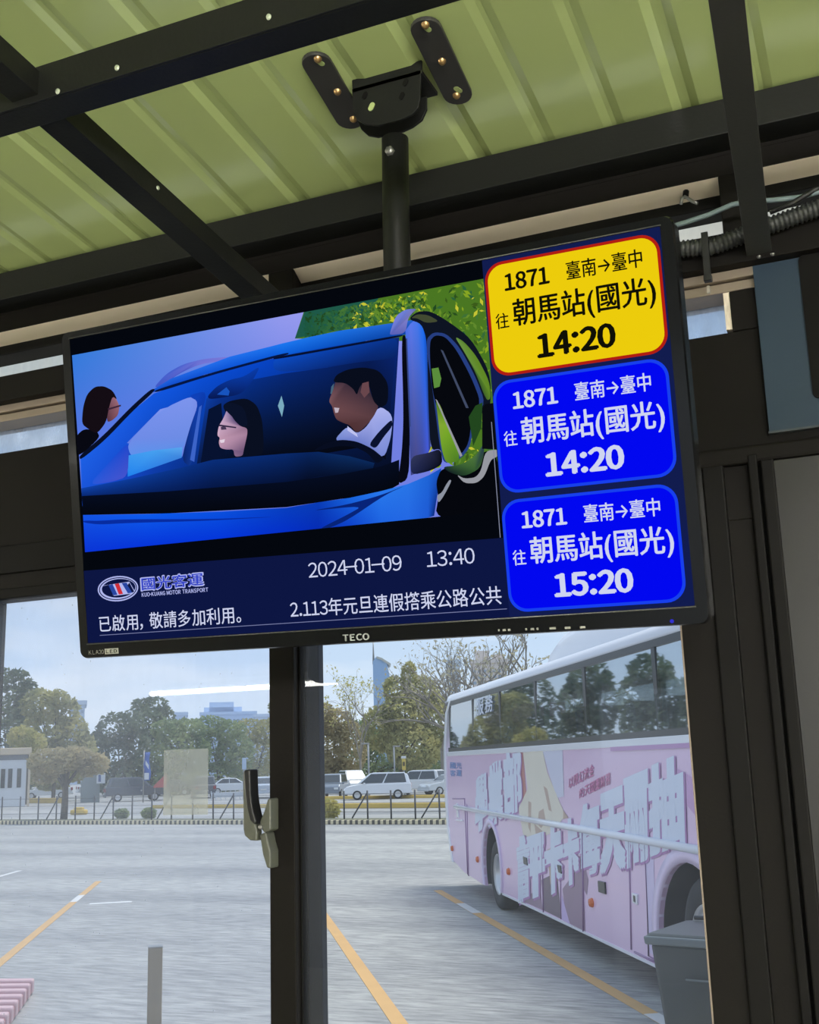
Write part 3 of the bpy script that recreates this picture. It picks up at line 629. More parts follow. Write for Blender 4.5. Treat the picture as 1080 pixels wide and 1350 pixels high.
# company mark in the information bar
lg = MB()
def ell(cx, cz, rx, rz, mi, n=40): 
    y = ly(); lg.poly([(cx + rx * math.cos(2 * PI * k / n), y, cz + rz * math.sin(2 * PI * k / n)) for k in range(n)], mi)
cx, cz = -.3068, -.1170
ell(cx, cz, .0290, .0148, 1); ell(cx, cz, .0272, .0133, 0); ell(cx, cz, .0258, .0122, 1); ell(cx + .001, cz + .0004, .0240, .0108, 0)
def lp(pts, mi): y = ly(); lg.poly([(cx + a * .001, y, cz + b * .001) for a, b in pts], mi)
lp([(-22, 5), (17, 7), (20, 2), (24, -5), (20, -7), (-6, -8), (-13, -3), (-18, 3)], 1)
lp([(-21, 4.5), (-12, 5.5), (-6, -7), (-10, -6), (-15, -1), (-18, 3)], 0)
lp([(-13, 5), (-7, 5.8), (-1, -7), (-7, -7.4)], 2); lp([(-4, 5.8), (2, 6.2), (7, -6.5), (1, -7)], 3); lp([(6, 6.2), (13, 6.2), (20, -6), (14, -6.5)], 2); lp([(14, 3), (17, 6), (23, -5), (20, -6)], 0)
ttext(lg, '國光客運', -.2735, -.1880, -.1222, -.1060, 1, .055); ttext(lg, '國光客運', -.2725, -.1890, -.1212, -.1070, 4, .02)
ttext(lg, 'KUO-KUANG MOTOR TRANSPORT', -.2735, -.1830, -.1288, -.1242, 1, .03)
lg.build('company_logo', [navy, emit('logo white', rgb(176, 184, 240)), emit('logo blue', rgb(40, 70, 160)), emit('logo red', rgb(206, 48, 58)), emit('logo lettering blue', rgb(54, 70, 196))], scr)['label'] = 'oval emblem with blue lettering'
col = MB(); y = ly(); col.poly([(.1705, y, SZ0), (SX1, y, SZ0), (SX1, y, SZ1), (.1725, y, SZ1)]); col.build('side_column', navy2, scr)
ln = MB(); y = ly(); ln.poly([(.1672, y, -.098), (.1680, y, -.098), (.1688, y, .02), (.1680, y, .02)]); ln.build('divider_line', emit('divider', rgb(130, 136, 160)), scr)
yel = emit('card yellow', rgb(236, 204, 12)); red = emit('card red', rgb(176, 30, 18)); blu = emit('card blue', rgb(2, 8, 240)); blue2 = emit('card rim blue', rgb(24, 64, 236)); dk = emit('card black', rgb(16, 16, 6))
def card(x0, x1, z0, z1, rim, face, inkm, tm, label):
    mb = MB(); y = ly(); mb.poly([(a, y, b) for a, b in rrect(x0, x1, z0, z1, .019, 8)], 0)
    y = ly(); mb.poly([(a, y, b) for a, b in rrect(x0 + .003, x1 - .003, z0 + .003, z1 - .003, .0165, 8)], 1)
    W = x1 - x0; H = z1 - z0; X = lambda u: x0 + W * u; Z = lambda v: z1 - H * v
    ttext(mb, '1871', X(.118), X(.375), Z(.262), Z(.118), 2, .04, .05)
    ttext(mb, '臺南→臺中', X(.478), X(.900), Z(.265), Z(.110), 2, .014)
    ttext(mb, '往', X(.045), X(.122), Z(.585), Z(.450), 2, .012)
    ttext(mb, '朝馬站(國光)', X(.152), X(.955), Z(.620), Z(.350), 2, .020)
    ttext(mb, tm, X(.280), X(.712), Z(.885), Z(.690), 2, .055, .05)
    mb.build('departure_card', [rim, face, inkm], scr)['label'] = label
card(.1738, .3525, .0645, .1817, red, yel, dk, '14:20', 'yellow departure card with red rim')
card(.1722, .3500, -.0545, .0602, blue2, blu, ink, '14:20', 'upper blue departure card, 14:20')
card(.1712, .3478, -.1742, -.0610, blue2, blu, ink, '15:20', 'lower blue departure card, 15:20')
# marks on the bezel
mk = MB(); put_text(mk, 'TECO', lambda u, v: (-.0172 + .0306 * u, -.0006, -.1930 + .0068 * v), 0, .05)
mk.build('brand_mark', mat('pale print', rgb(200, 202, 200), .5), tv)
mk = MB(); put_text(mk, 'KLA20', lambda u, v: (-.3535 + .022 * u, -.0006, -.1918 + .0048 * v), 0, .02)
mk.box(-.330, -.3105, -.0008, -.0004, -.1925, -.1860); put_text(mk, 'LED', lambda u, v: (-.328 + .0155 * u, -.0010, -.1912 + .004 * v), 1, .02)
mk.build('model_mark', [mat('grey print', rgb(150, 150, 140), .5), gloss], tv)
mk = MB()
for k, (px, wd) in enumerate(((657, 2), (663, 4), (670, 3), (693, 2), (700, 4), (708, 2), (725, 7), (745, 6), (765, 6))):
    p = tp_(px, 831 - (px - 657) * .035); mk.box(p[0], p[0] + wd * .0009, -.0008, -.0003, p[1] - .001, p[1] + .0012)
mk.build('button_marks', mat('grey print', 0), tv)
p = tp_(886, 819); MB().lathe([(.0001, -.0012), (.0016, -.001), (.002, 0)], lambda a, b, h: (p[0] + a, h, p[1] + b), 10).build('power_light', emit('blue led', rgb(50, 50, 200), 1), tv)
# edge chips: rim highlights are real glossy rim beads
bd_ = MB(); bd_.tube([(SX0 - .001, -.0002, SZ0 - .001), (SX1 + .001, -.0002, SZ0 - .001), ], .0009, 6); bd_.tube([(SX0 - .001, -.0002, SZ1 + .001), (SX1 + .001, -.0002, SZ1 + .001)], .0007, 6)
bd_.build('inner_rim', mat('dark chrome rim', rgb(90, 90, 88), .3, .6), tv)

# ------------------------------------------------------------------ conduit, cable, tie, hook
mb = MB(); path = [onY(880, 330, 1.362), onY(940, 325, 1.362), onY(1010, 299, 1.362), onY(1060, 281, 1.362), onY(1120, 262, 1.362), onY(1400, 190, 1.362)]
pp = []; rr = []
tot = [0]
for i in range(len(path) - 1):
    d = (path[i + 1] - path[i]).length; m = max(2, int(d / .0014))
    for k in range(m): pp.append(path[i].lerp(path[i + 1], k / m))
rr = [.0112 if (i // 2) % 2 else .0092 for i in range(len(pp))]
mb.tube(pp, rr, 16)
tag(mb.build('corrugated_conduit', mat('black corrugated plastic', rgb(52, 54, 54), .38)), 'black ribbed plastic conduit running right from the television along the wall', 'conduit')
mb = MB(); cpts = [onY(*p, 1.352) for p in ((860, 312), (885, 299), (905, 293), (935, 283), (965, 270), (990, 265))] + [onY(*p, 1.352) for p in ((1020, 264), (1055, 260), (1090, 250), (1150, 225), (1300, 180))]
sm_ = []
for i in range(len(cpts) - 1):
    for k in range(6): sm_.append(cpts[i].lerp(cpts[i + 1], k / 6))
mb.tube(sm_ + [cpts[-1]], .0032, 10)
tag(mb.build('grey_cable', mat('blue grey cable', rgb(116, 132, 136), .45)), 'blue grey cable looping from the television past the flat bar', 'cable')
mb = MB(); kp = [onY(*p, 1.35) for p in ((1015, 280), (1045, 268), (1075, 250), (1110, 238), (1200, 215))]; mb.tube(kp, .0035, 8)
tag(mb.build('black_cable', blk), 'thin black cable above the ribbed conduit at the right edge', 'cable')
t = thing('cable_tie', 'black strap tying the ribbed conduit to the cross bar beside the television', 'cable tie', (onY(931, 340, 1.35)))
z_ = onY(931, 340, 1.35)
a_ = onY(928, 305, 1.348) - z_; b_ = onY(933, 366, 1.348) - z_; c2 = onY(935, 386, 1.372) - z_
MB().add([(a_.x - .004, 0, a_.z), (a_.x + .004, 0, a_.z), (b_.x + .004, 0, b_.z), (b_.x - .004, 0, b_.z), (a_.x - .004, .004, a_.z), (a_.x + .004, .004, a_.z), (b_.x + .004, .004, b_.z), (b_.x - .004, .004, b_.z)],
         [(0, 1, 2, 3), (4, 7, 6, 5), (0, 4, 5, 1), (1, 5, 6, 2), (2, 6, 7, 3), (3, 7, 4, 0)]).build('strap', blk, t)
MB().box(b_.x - .005, b_.x + .005, -.003, .006, b_.z - .004, b_.z + .004).build('buckle', blk, t, .001)
MB().box(c2.x - .0018, c2.x + .0018, .018, .022, c2.z - .001, b_.z - .002).build('tail', mat('pale tail', rgb(190, 182, 170), .4), t)
t = thing('screw_hook', 'small metal hook screwed to the pale rail above the television corner', 'hook', onY(904, 264, 1.41))
o_ = onY(904, 264, 1.41)
hp = [onY(*p, 1.405) - o_ for p in ((898, 269), (899, 262), (903, 259), (908, 262), (914, 266), (920, 268))]
MB().tube(hp, .0022, 8).build('hook', steel, t)
MB().tube([onY(904, 259, 1.407) - o_, onY(905, 253, 1.412) - o_ + Vector((0, .0, .002))], .0042, 8).build('base', bronze2, t)

# ------------------------------------------------------------------ tube lights
def tube_light(name, label, x0, x1, y, z, s, group=None):
    t = thing(name, label, 'light', ((x0 + x1) / 2, y, z), 0, group); h = (x1 - x0) / 2
    MB().tube([(-h, 0, 0), (h, 0, 0)], .014, 12).build('tube', emit('tube light glow %d' % s, (1, .98, .93, 1), s), t)
    MB().box(-h - .03, h + .03, -.03, .03, .02, .06).build('housing', mat('white enamel', rgb(225, 225, 220), .4), t, .004)
    for sx_ in (-1, 1): MB().box(sx_ * h - .012, sx_ * h + .012, -.014, .014, -.016, .022).build('socket', mat('white enamel', 0), t)
    for sx_ in (-.7, .7): MB().tube([(sx_ * h, 0, .06), (sx_ * h, 0, roofz(y) - z)], .003, 6).build('hanger', steel, t)
    return t
tube_light('tube_light', 'fluorescent tube hanging behind the viewer, mirrored in the left pane', -3.89, -2.66, -2.58, 2.770, 26, 'fluorescent tubes of the waiting room')
for x0_, y_ in ((.7, -2.2), (2.4, -1.6), (.7, -3.2), (2.4, -3.2), (.7, -4.4), (2.4, -4.4), (.7, -5.6), (2.4, -5.6), (-6.3, -1.6), (-6.3, -.8)):  # tubes added out of view to brighten the roof
    tube_light('tube_light', 'fluorescent tube hung below the green roof beside or behind the viewer', x0_, x0_ + 1.2, y_, 2.75, 350, 'fluorescent tubes under the roof')

# translucent square standing in for a reflection in the left pane
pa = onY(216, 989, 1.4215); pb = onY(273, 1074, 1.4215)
sheen = pane_mat('cream film', (.9, .88, .78, 1), .5, .30, 0, 2, (.96, .95, .90, 1))
tag(MB().box(pa.x, pb.x, 1.4222, 1.4236, pb.z, pa.z).build('window_film', sheen), 'pale translucent square film stuck on the left window pane', 'sticker')
# ================================================================== OUTSIDE
# ------------------------------------------------------------------ the pink coach
BY = 0.549965
BP = onG(655, 1200); BN = Vector((math.cos(BY), math.sin(BY), 0)); BA = Vector((math.sin(BY), -math.cos(BY), 0))
def bpx(x, y):
    q = on_plane(x, y, BP, BN); return ((q - BP).dot(BA), q.z)
bus = thing('coach_bus', 'pink and lilac coach with white lettering parked on the right of the lot', 'bus', BP, BY - PI / 2)
pink = mat('pink coach paint', rgb(222, 190, 222), .28, 0, 0, 1, .05, .8, .5, .3)
wht = mat('white coach paint', rgb(226, 228, 236), .25, 0, 0, 1, 0, 1, .5, .3)
lil = mat('pale lilac print', rgb(206, 192, 226), .3, 0, 0, 1, .05, 1.5)
blkb = mat('coach black trim', rgb(30, 34, 40), .3)
seam = mat('seam grey violet', rgb(150, 118, 160), .5)
RS, FS = -3.92, 11.0
def arc(cx, cz, rx, rz, z0, n=18):
    a0 = math.asin(max(-1, min(1, (z0 - cz) / rz)))
    return [(cx + rx * math.cos(PI - a0 - (PI - 2 * a0) * k / n), cz + rz * math.sin(PI - a0 - (PI - 2 * a0) * k / n)) for k in range(n + 1)]
side = [(RS + .04, .52), (-2.6, .36), (-.88, .30)] + arc(-.20, .62, .66, .69, .30) + [(.50, .30), (7.33, .30)] + arc(8.28, .55, .93, .82, .30) + [(9.2, .30), (FS, .30), (FS, 2.46), (RS, 2.46), (RS - .02, 1.4)]
mb = MB(); mb.prism(side, 0, .05, idf)
# far side, floor, roof, ends
W = 2.5
mb.box(RS + .05, FS, W - .05, W, .3, 2.46)
mb.box(RS + .1, FS, .4, W - .06, .95, 1.05)
mb.box(FS - .06, FS, .05, W - .05, .3, 3.5); mb.box(RS + .04, RS + .10, .06, W - .06, .45, 3.45)
mb.build('body', pink, bus)
# roof with rounded cant rail
mb = MB(); prof = [(.0, 3.47), (-.005, 3.50), (.01, 3.56), (.06, 3.615), (.18, 3.65), (W / 2, 3.70), (W - .18, 3.65), (W - .06, 3.615), (W, 3.5), (W, 3.47), (W - .05, 3.47), (W - .2, 3.58), (W / 2, 3.62), (.2, 3.58), (.05, 3.47)]
ends = [(RS + .02, .0, 1), (RS + .25, 0, 1), (FS, 0, 1)]
vs_ = []; m_n = len(prof)
for x_, _, _ in ends: vs_ += [(x_, p[0], p[1] - (.12 if x_ < RS + .1 else 0) * (1 if p[1] > 3.52 else 0)) for p in prof]
fs_ = [(j * m_n + i, j * m_n + (i + 1) % m_n, (j + 1) * m_n + (i + 1) % m_n, (j + 1) * m_n + i) for j in range(2) for i in range(m_n)] + [list(range(m_n)), [2 * m_n + i for i in range(m_n)][::-1]]
mb.add(vs_, fs_, 0, True); mb.build('roof', wht, bus)
# white corner at the rear, beltline, rub rail
mb = MB(); cs_ = [bpx(*p) for p in ((593, 923), (588, 940), (586, 985), (587, 1040), (590, 1090), (596, 1136))]
mb.prism([(c[0] - .03, c[1]) for c in cs_] + [(c[0] + .17, c[1]) for c in cs_[::-1]], -.015, .12, idf); mb.build('corner_post', wht, bus, .02)
MB().box(RS + .05, FS, -.012, .03, 2.44, 2.52).build('belt_rail', wht, bus, .006)
mb = MB(); mb.tube([(RS + .75, -.012, 1.50), (FS, -.012, 1.50)], .042, 10); mb.build('rub_rail', wht, bus)
mb = MB(); mb.box(bpx(806, 983)[0], FS, -.014, -.010, 2.40, 2.445); mb.build('belt_stripe', mat('mauve stripe', rgb(186, 142, 190), .4), bus)
mb = MB(); mb.box(.48, 7.36, -.008, .02, .285, .315); mb.build('skirt_edge', wht, bus)
# window band
mb = MB(); zt = 3.47
bx0 = bpx(592, 990)[0]
piv = [bpx(x, y)[0] for x, y in ((593, 960), (623.5, 960), (659, 950), (706, 940), (771, 930), (863, 900), (960, 880))] + [10.9]
mb.box(bx0 - .03, FS, -.004, .03, 2.52, 2.60); mb.box(bx0 - .03, FS, -.004, .03, 3.40, 3.475)
for i, p in enumerate(piv):
    hw = .05; mb.box(p - hw - (.03 if i == 0 else 0), p + hw, .004, .04, 2.56, 3.44)
mb.build('window_frame', blkb, bus)
cgl = bpy.data.materials.new('coach tinted glass'); cgl.use_nodes = True; nt = cgl.node_tree; nt.nodes.clear(); N = nt.nodes.new; L = nt.links.new
t_ = N('ShaderNodeBsdfTransparent'); t_.inputs[0].default_value = (.60, .66, .68, 1); g_ = N('ShaderNodeBsdfGlossy'); g_.inputs['Roughness'].default_value = .02; g_.inputs[0].default_value = (.92, .96, 1, 1)
x_ = N('ShaderNodeMixShader'); x_.inputs[0].default_value = .52; L(t_.outputs[0], x_.inputs[1]); L(g_.outputs[0], x_.inputs[2]); o_n = N('ShaderNodeOutputMaterial'); L(x_.outputs[0], o_n.inputs[0])
for i in range(len(piv) - 1):
    a_, b_ = piv[i] + .012, piv[i + 1] - .012
    MB().add([(a_, -.006, 2.585), (b_, -.006, 2.585), (b_, .0175, 3.42), (a_, .0175, 3.42), (a_, -.001, 2.585), (b_, -.001, 2.585), (b_, .0225, 3.42), (a_, .0225, 3.42)], [(0, 1, 2, 3), (4, 7, 6, 5), (0, 4, 5, 1), (1, 5, 6, 2), (2, 6, 7, 3), (3, 7, 4, 0)]).build('window_pane', cgl, bus)
# curtains and seats behind the glass
curt = mat('pale teal curtain', rgb(168, 204, 202), .8, 0, 0, 1, .1, 20); seatm = mat('grey coach seat', rgb(70, 74, 80), .8); seatb = mat('blue seat edge', rgb(40, 86, 170), .6)
for i, p in enumerate(piv[1:-1]):
    for sgn in (-1, 1):
        if (i + (sgn > 0)) % 3 == 2 and i > 1: continue
        mb = MB(); v = []; nn_ = 14
        for k in range(nn_ + 1):
            u = k / nn_; xx = p + sgn * (.07 + .24 * u)
            for zz, sq in ((3.42, 1.0), (3.0, .55), (2.62, .75)): v.append((p + sgn * (.07 + .24 * u * sq), .12 + .03 * math.sin(u * 20), zz))
        mb.add(v, [(k * 3 + a, k * 3 + a + 1, k * 3 + a + 4, k * 3 + a + 3) for k in range(nn_) for a in (0, 1)], 0, True)
        mb.build('curtain', curt, bus)
mb = MB(); nn_ = 260; v = []
for k in range(nn_ + 1):
    xx = piv[1] + (piv[-1] - piv[1]) * k / nn_
    v += [(xx, .10 + .025 * math.sin(k * 1.3), 3.43), (xx, .10 + .035 * math.sin(k * 1.3 + .4), 3.16 + .03 * math.sin(k * .55))]
mb.add(v, [(2 * k, 2 * k + 1, 2 * k + 3, 2 * k + 2) for k in range(nn_)], 0, True); mb.build('pelmet_curtain', curt, bus)
sx0 = piv[1]; 
for i in range(13):
    x_ = -2.6 + i * .98
    mb = MB(); mb.prism([(x_, 1.5), (x_ + .12, 1.5), (x_ + .02, 2.90), (x_ - .04, 2.96), (x_ - .12, 2.92)], .22, .66, idf)
    MB().prism([(x_, 1.5), (x_ + .12, 1.5), (x_ + .02, 2.90), (x_ - .04, 2.96), (x_ - .12, 2.92)], 1.75, 2.2, idf).build('seat', seatm, bus, .03)
    st = mb.build('seat', seatm, bus, .03)
    MB().prism([(x_ + .10, 2.3), (x_ + .16, 2.3), (x_ + .05, 2.90), (x_ - .03, 2.975), (x_ - .03, 2.95), (x_ + .02, 2.89)], .20, .30, idf).build('seat_edge', seatb, st)
MB().box(piv[0], FS - .1, .9, 1.6, 1.05, 2.5).build('aisle_dark', mat('coach interior dark', rgb(40, 44, 48), .8), bus)
# air conditioner on the roof
s0, s1 = bpx(703, 874)[0], 8.6
mb = MB(); pr = [(s0, 3.62), (s0 + .10, 3.84), (s0 + .45, 4.0), (s0 + 1.1, 4.06), (s1 - .8, 4.06), (s1 - .2, 3.86), (s1, 3.62)]
rows = []
for y_, f_ in ((.20, 0), (.22, .6), (.32, .93), (.6, 1), (1.7, 1), (2.0, .9), (2.14, .55), (2.18, 0)): rows += [(p[0] * 1.0 + (.0), y_, 3.62 + (p[1] - 3.62) * f_) for p in pr]
m_n = len(pr); mb.add(rows, [(j * m_n + i, j * m_n + i + 1, (j + 1) * m_n + i + 1, (j + 1) * m_n + i) for j in range(7) for i in range(m_n - 1)], 0, True)
mb.build('air_conditioner', wht, bus)
ap = bpx(817, 842); MB().tube([(ap[0], .3, 3.6), (ap[0], .3, 3.85)], .012, 6).build('aerial', blkb, bus)
# wheels
tyre = mat('tyre rubber', rgb(40, 41, 43), .75, 0, .05, 30); rimm = mat('polished rim', rgb(196, 198, 202), .28, .75); arch_in = mat('wheel housing', rgb(44, 46, 50), .8)
def bus_wheel(cx, cz, r, y0, dish):
    fn = lambda a, b, h: (cx + a, y0 + h, cz + b)
    mb = MB(); mb.lathe([(r * .56, .03), (r * .62, .0), (r * .80, -.012), (r * .95, .01), (r, .05), (r, .26), (r * .9, .30), (r * .5, .30)], fn, 40); wo = mb.build('wheel', tyre, bus)
    mb = MB()
    if dish: mb.lathe([(.001, .12), (.10, .12), (.12, .10), (.15, .14), (r * .44, .16), (r * .52, .06), (r * .58, .005), (r * .60, .02)], fn, 36)
    else: mb.lathe([(.001, -.06), (.09, -.055), (.12, -.02), (.17, .0), (r * .40, .0), (r * .50, .05), (r * .55, .03), (r * .59, -.012), (r * .62, .02)], fn, 36)
    ri = mb.build('rim', rimm, wo)
    for k in range(10):
        a_ = 2 * PI * k / 10; rr_ = .15 if dish else .155
        MB().lathe([(.0001, -.03), (.014, -.03), (.018, .03)], lambda a, b, h, a_=a_: (cx + rr_ * math.cos(a_) + a, y0 + (.13 if dish else -.01) + h, cz + rr_ * math.sin(a_) + b), 6).build('wheel_nut', rimm, wo)
bus_wheel(-.05, .54, .54, .05, True); bus_wheel(8.42, .64, .62, .07, False)
for (cx, cz, rx, rz, wd) in ((-.20, .62, .66, .69, .09), (8.28, .55, .93, .82, .13)):
    a = arc(cx, cz, rx, rz, .32, 24); b = arc(cx, cz, rx + wd, rz + wd, .32, 24)
    mb = MB(); n_ = len(a); v = [(p[0], -.02, p[1]) for p in a] + [(p[0], -.025, p[1]) for p in b] + [(p[0], .05, p[1]) for p in a] + [(p[0], .0, p[1]) for p in b]
    mb.add(v, [(i, i + 1, n_ + i + 1, n_ + i) for i in range(n_ - 1)] + [(i, i + 1, 2 * n_ + i + 1, 2 * n_ + i) for i in range(n_ - 1)] + [(n_ + i, n_ + i + 1, 3 * n_ + i + 1, 3 * n_ + i) for i in range(n_ - 1)], 0, True)
    mb.build('arch_trim', mat('pale pink trim', rgb(222, 204, 232), .3), bus)
    mb = MB(); v = [(p[0], .05, p[1]) for p in a] + [(p[0], .75, p[1]) for p in a]
    mb.add(v, [(i, i + 1, n_ + i + 1, n_ + i) for i in range(n_ - 1)] + [[n_ + i for i in range(n_)]], 0, True); mb.build('wheel_housing', arch_in, bus)
# marker lights, latches, doors
amber = mat('amber lens', rgb(214, 106, 50), .25)
for px, py in ((597, 1118.5), (630.5, 1133), (671.5, 1149), (781, 1190)):
    c_ = bpx(px, py); MB().lathe([(.0001, -.04), (.045, -.035), (.055, 0)], lambda a, b, h: (c_[0] + a * 1.2, h, c_[1] + b), 14).build('marker_light', amber, bus)
def bl(pts, m, name, y=-.003, label=None):
    mb = MB(); mb.poly([(p[0], y, p[1]) for p in [bpx(*q) for q in pts]]); o = mb.build(name, m, bus)
    if label: o['label'] = label
    return o
def bseam(pts, wd=.012):
    q = [bpx(*p) for p in pts]; mb = MB(); mb.tube([(a, -.002, b) for a, b in q], wd, 4); mb.build('panel_seam', seam, bus)
bseam([(597, 1053), (613, 1053), (617, 1153)]); bseam([(616, 1060), (618, 1155)], .01); bseam([(715, 1098), (717, 1203)]); bseam([(769, 1091), (770, 1228)], .018)
bseam([(830, 1108), (833, 1252)]); bseam([(851, 1114), (856, 1260), (864, 1265)]); bseam([(837, 1255), (863, 1268)]); bseam([(739, 1090), (740, 1212)], .008)
def bbox(pts, m, name, d=.02):
    q = [bpx(*p) for p in pts]; mb = MB(); mb.prism(q, -d, .005, idf); return mb.build(name, m, bus, .006)
bbox([(790, 1161), (799, 1163), (800, 1179), (791, 1176)], blkb, 'door_latch'); bbox([(835, 1177), (842, 1179), (842, 1193), (836, 1190)], wht, 'lock_plate'); bbox([(837.5, 1180), (840, 1181), (840.5, 1190), (838, 1188.5)], blkb, 'lock_slot', .026)
bbox([(691, 1129), (696, 1131), (697, 1141), (692, 1139)], blkb, 'door_latch'); bbox([(736, 1140), (741, 1141), (742, 1152), (738, 1150)], blkb, 'door_latch')
bbox([(602, 1059), (604, 1059), (606, 1078), (603.5, 1078)], wht, 'grab_handle'); bbox([(602, 1080), (611, 1081), (611, 1083), (602, 1082)], wht, 'grab_handle')
# printed wrap: plain colour fields (left, mid, right), white block lettering
bl([(683, 992), (690, 992), (693, 1032), (696, 1060), (689, 1058), (685, 1020)], mat('rust print', rgb(186, 116, 116), .35), 'colour_field')
crm = mat('cream print', rgb(222, 214, 198), .35, 0, 0, 1, .10, 2.5)
bl([(690, 992), (716, 990), (722, 1018), (733, 1045), (746, 1075), (728, 1098), (704, 1108), (690, 1100), (684, 1066), (696, 1040)], crm, 'colour_field', -.0035)
bl([(716, 990), (742, 988), (744, 1050), (735, 1052), (724, 1020)], mat('pale blue print', rgb(206, 206, 226), .35), 'colour_field', -.0034)
tan_ = mat('tan print', rgb(186, 160, 146), .35)
for q_ in ([(697, 1056), (701, 1058), (700, 1098), (697, 1090)], [(711, 1070), (717, 1066), (720, 1082), (714, 1092), (709, 1086)], [(717, 1036), (722, 1040), (728, 1070), (724, 1068)], [(705, 1086), (716, 1096), (718, 1120), (708, 1108)], [(743, 1068), (750, 1078), (743, 1080)]):
    bl(q_, tan_, 'colour_field', -.0042)
mau = mat('mauve print', rgb(150, 122, 146), .35, 0, 0, 1, .15, 3); mau2 = mat('dark mauve print', rgb(112, 92, 110), .35, 0, 0, 1, .15, 3)
bl([(688, 1185), (712, 1172), (716, 1200), (694, 1190)], mau, 'colour_field'); bl([(714, 1160), (734, 1150), (741, 1212), (717, 1200)], mau2, 'colour_field')
bl([(742, 1172), (758, 1150), (768, 1136), (772, 1228), (748, 1216)], mau, 'colour_field'); bl([(741, 1180), (752, 1218), (741, 1212)], mat('violet print', rgb(200, 176, 226), .35), 'colour_field', -.0036)
bl([(722, 1120), (734, 1116), (738, 1160), (726, 1166)], tan_, 'colour_field', -.0032); bl([(757, 1130), (768, 1128), (776, 1160), (774, 1180), (764, 1160)], mau, 'colour_field', -.0032)
bl([(888, 1010), (940, 1040), (945, 1110), (905, 1060), (884, 1040)], mat('rose print', rgb(200, 156, 202), .35, 0, 0, 1, .08, 1), 'colour_field')
bl([(851, 1116), (862, 1120), (866, 1262), (857, 1256)], lil, 'colour_field', -.0028)
wl_ = mat('pale blue white lettering', rgb(212, 220, 238), .35)
shad = mat('pink lettering edge', rgb(178, 128, 184), .4)
def gq(mb, ch_, q, mi, y, bold):
    """one character set into a slanted four-cornered cell given in photo pixels (bl, br, tr, tl)"""
    V, Fc = layout(ch_)
    x0 = min(v[0] for v in V); x1 = max(v[0] for v in V); y0 = min(v[1] for v in V); y1 = max(v[1] for v in V)
    Q = [bpx(*p) for p in q]
    offs = [(0, 0)] + ([(a_ * bold, b_ * bold * .9) for a_ in (-1, 0, 1) for b_ in (-1, 0, 1) if a_ or b_] if bold else [])
    for k_, (dx, dy) in enumerate(offs):
        P = []; y -= .0004
        for v in V:
            u = (v[0] + dx - x0) / (x1 - x0); w_ = (v[1] + dy - y0) / (y1 - y0)
            a = [Q[0][k] * (1 - u) + Q[1][k] * u for k in (0, 1)]; b = [Q[3][k] * (1 - u) + Q[2][k] * u for k in (0, 1)]
            P.append((a[0] * (1 - w_) + b[0] * w_, y, a[1] * (1 - w_) + b[1] * w_))
        mb.add(P, Fc, mi)
cells = [('評', [(685, 1186), (717, 1174), (716, 1097), (684, 1108)]), ('卡', [(720, 1178), (742, 1166), (741, 1088), (719, 1096)]), ('卡', [(744, 1166), (764, 1156), (762, 1080), (743, 1088)]),
         ('每', [(766, 1152), (791, 1143), (790, 1058), (766, 1068)]), ('天', [(794, 1146), (824, 1138), (822, 1042), (793, 1054)]), ('兩', [(826, 1138), (855, 1128), (853, 1022), (825, 1034)]), ('抽', [(859, 1122), (901, 1106), (898, 1000), (857, 1018)])]
for ch_, q in cells:
    mb = MB(); gq(mb, ch_, [(a + 1.6, b + 2) for a, b in q], 0, -.0050, .085); gq(mb, ch_, q, 1, -.0065, .075); mb.build('wrap_letter', [shad, wl_], bus)
for ch_, q in (('學', [(628, 1096), (643, 1084), (642, 1020), (628, 1030)]), ('業', [(645, 1088), (663, 1076), (662, 1004), (645, 1014)]), ('部', [(666, 1076), (688, 1062), (686, 992), (665, 996)])):
    mb = MB(); gq(mb, ch_, [(a + 1, b + 1.5) for a, b in q], 0, -.0050, .07); gq(mb, ch_, q, 1, -.0065, .065); mb.build('wrap_letter', [shad, wl_], bus)
rose = mat('rose small lettering', rgb(206, 120, 170), .4)
def row(text, bl_, br_, h0, h1):
    mb = MB(); n_ = len(text)
    for i, c_ in enumerate(text):
        u0, u1 = (i + .06) / n_, (i + .94) / n_
        A = [bl_[k] + (br_[k] - bl_[k]) * u0 for k in (0, 1)]; B = [bl_[k] + (br_[k] - bl_[k]) * u1 for k in (0, 1)]
        gq(mb, c_, [A, B, (B[0], B[1] - h0 - (h1 - h0) * u1), (A[0], A[1] - h0 - (h1 - h0) * u0)], 0, -.004, .02)
    mb.build('wrap_small_text', rose, bus)
row('以限幻流金', (750, 1040), (784, 1022), 13, 16); row('的天國圖騎務', (764, 1053), (806, 1033), 12, 16)
mb = MB()
for i, c_ in enumerate('國光客運'):
    cx_ = 594 + (i % 2) * 8; cy_ = 1013 + (i // 2) * 10
    gq(mb, c_, [(cx_, cy_), (cx_ + 7, cy_ + .4), (cx_ + 7, cy_ - 7.4), (cx_, cy_ - 8)], 0, -.004, .02)
mb.build('wrap_blue_mark', mat('blue lettering', rgb(92, 132, 196), .4), bus)
mb = MB()
for i, c_ in enumerate('服務'): gq(mb, c_, [(628 + i * 12, 944 - i * 4), (638 + i * 12, 941 - i * 4), (638 + i * 12, 919 - i * 4.5), (628 + i * 12, 923 - i * 4.5)], 0, -.0045, .02)
mb.build('window_decal', wl_, bus)
# underside boxes that show below the skirt
MB().box(1.6, 2.9, .5, 1.6, .12, .5).build('undertray', arch_in, bus, .02)
MB().box(3.6, 5.4, .7, 1.8, .14, .5).build('undertray', arch_in, bus, .02)

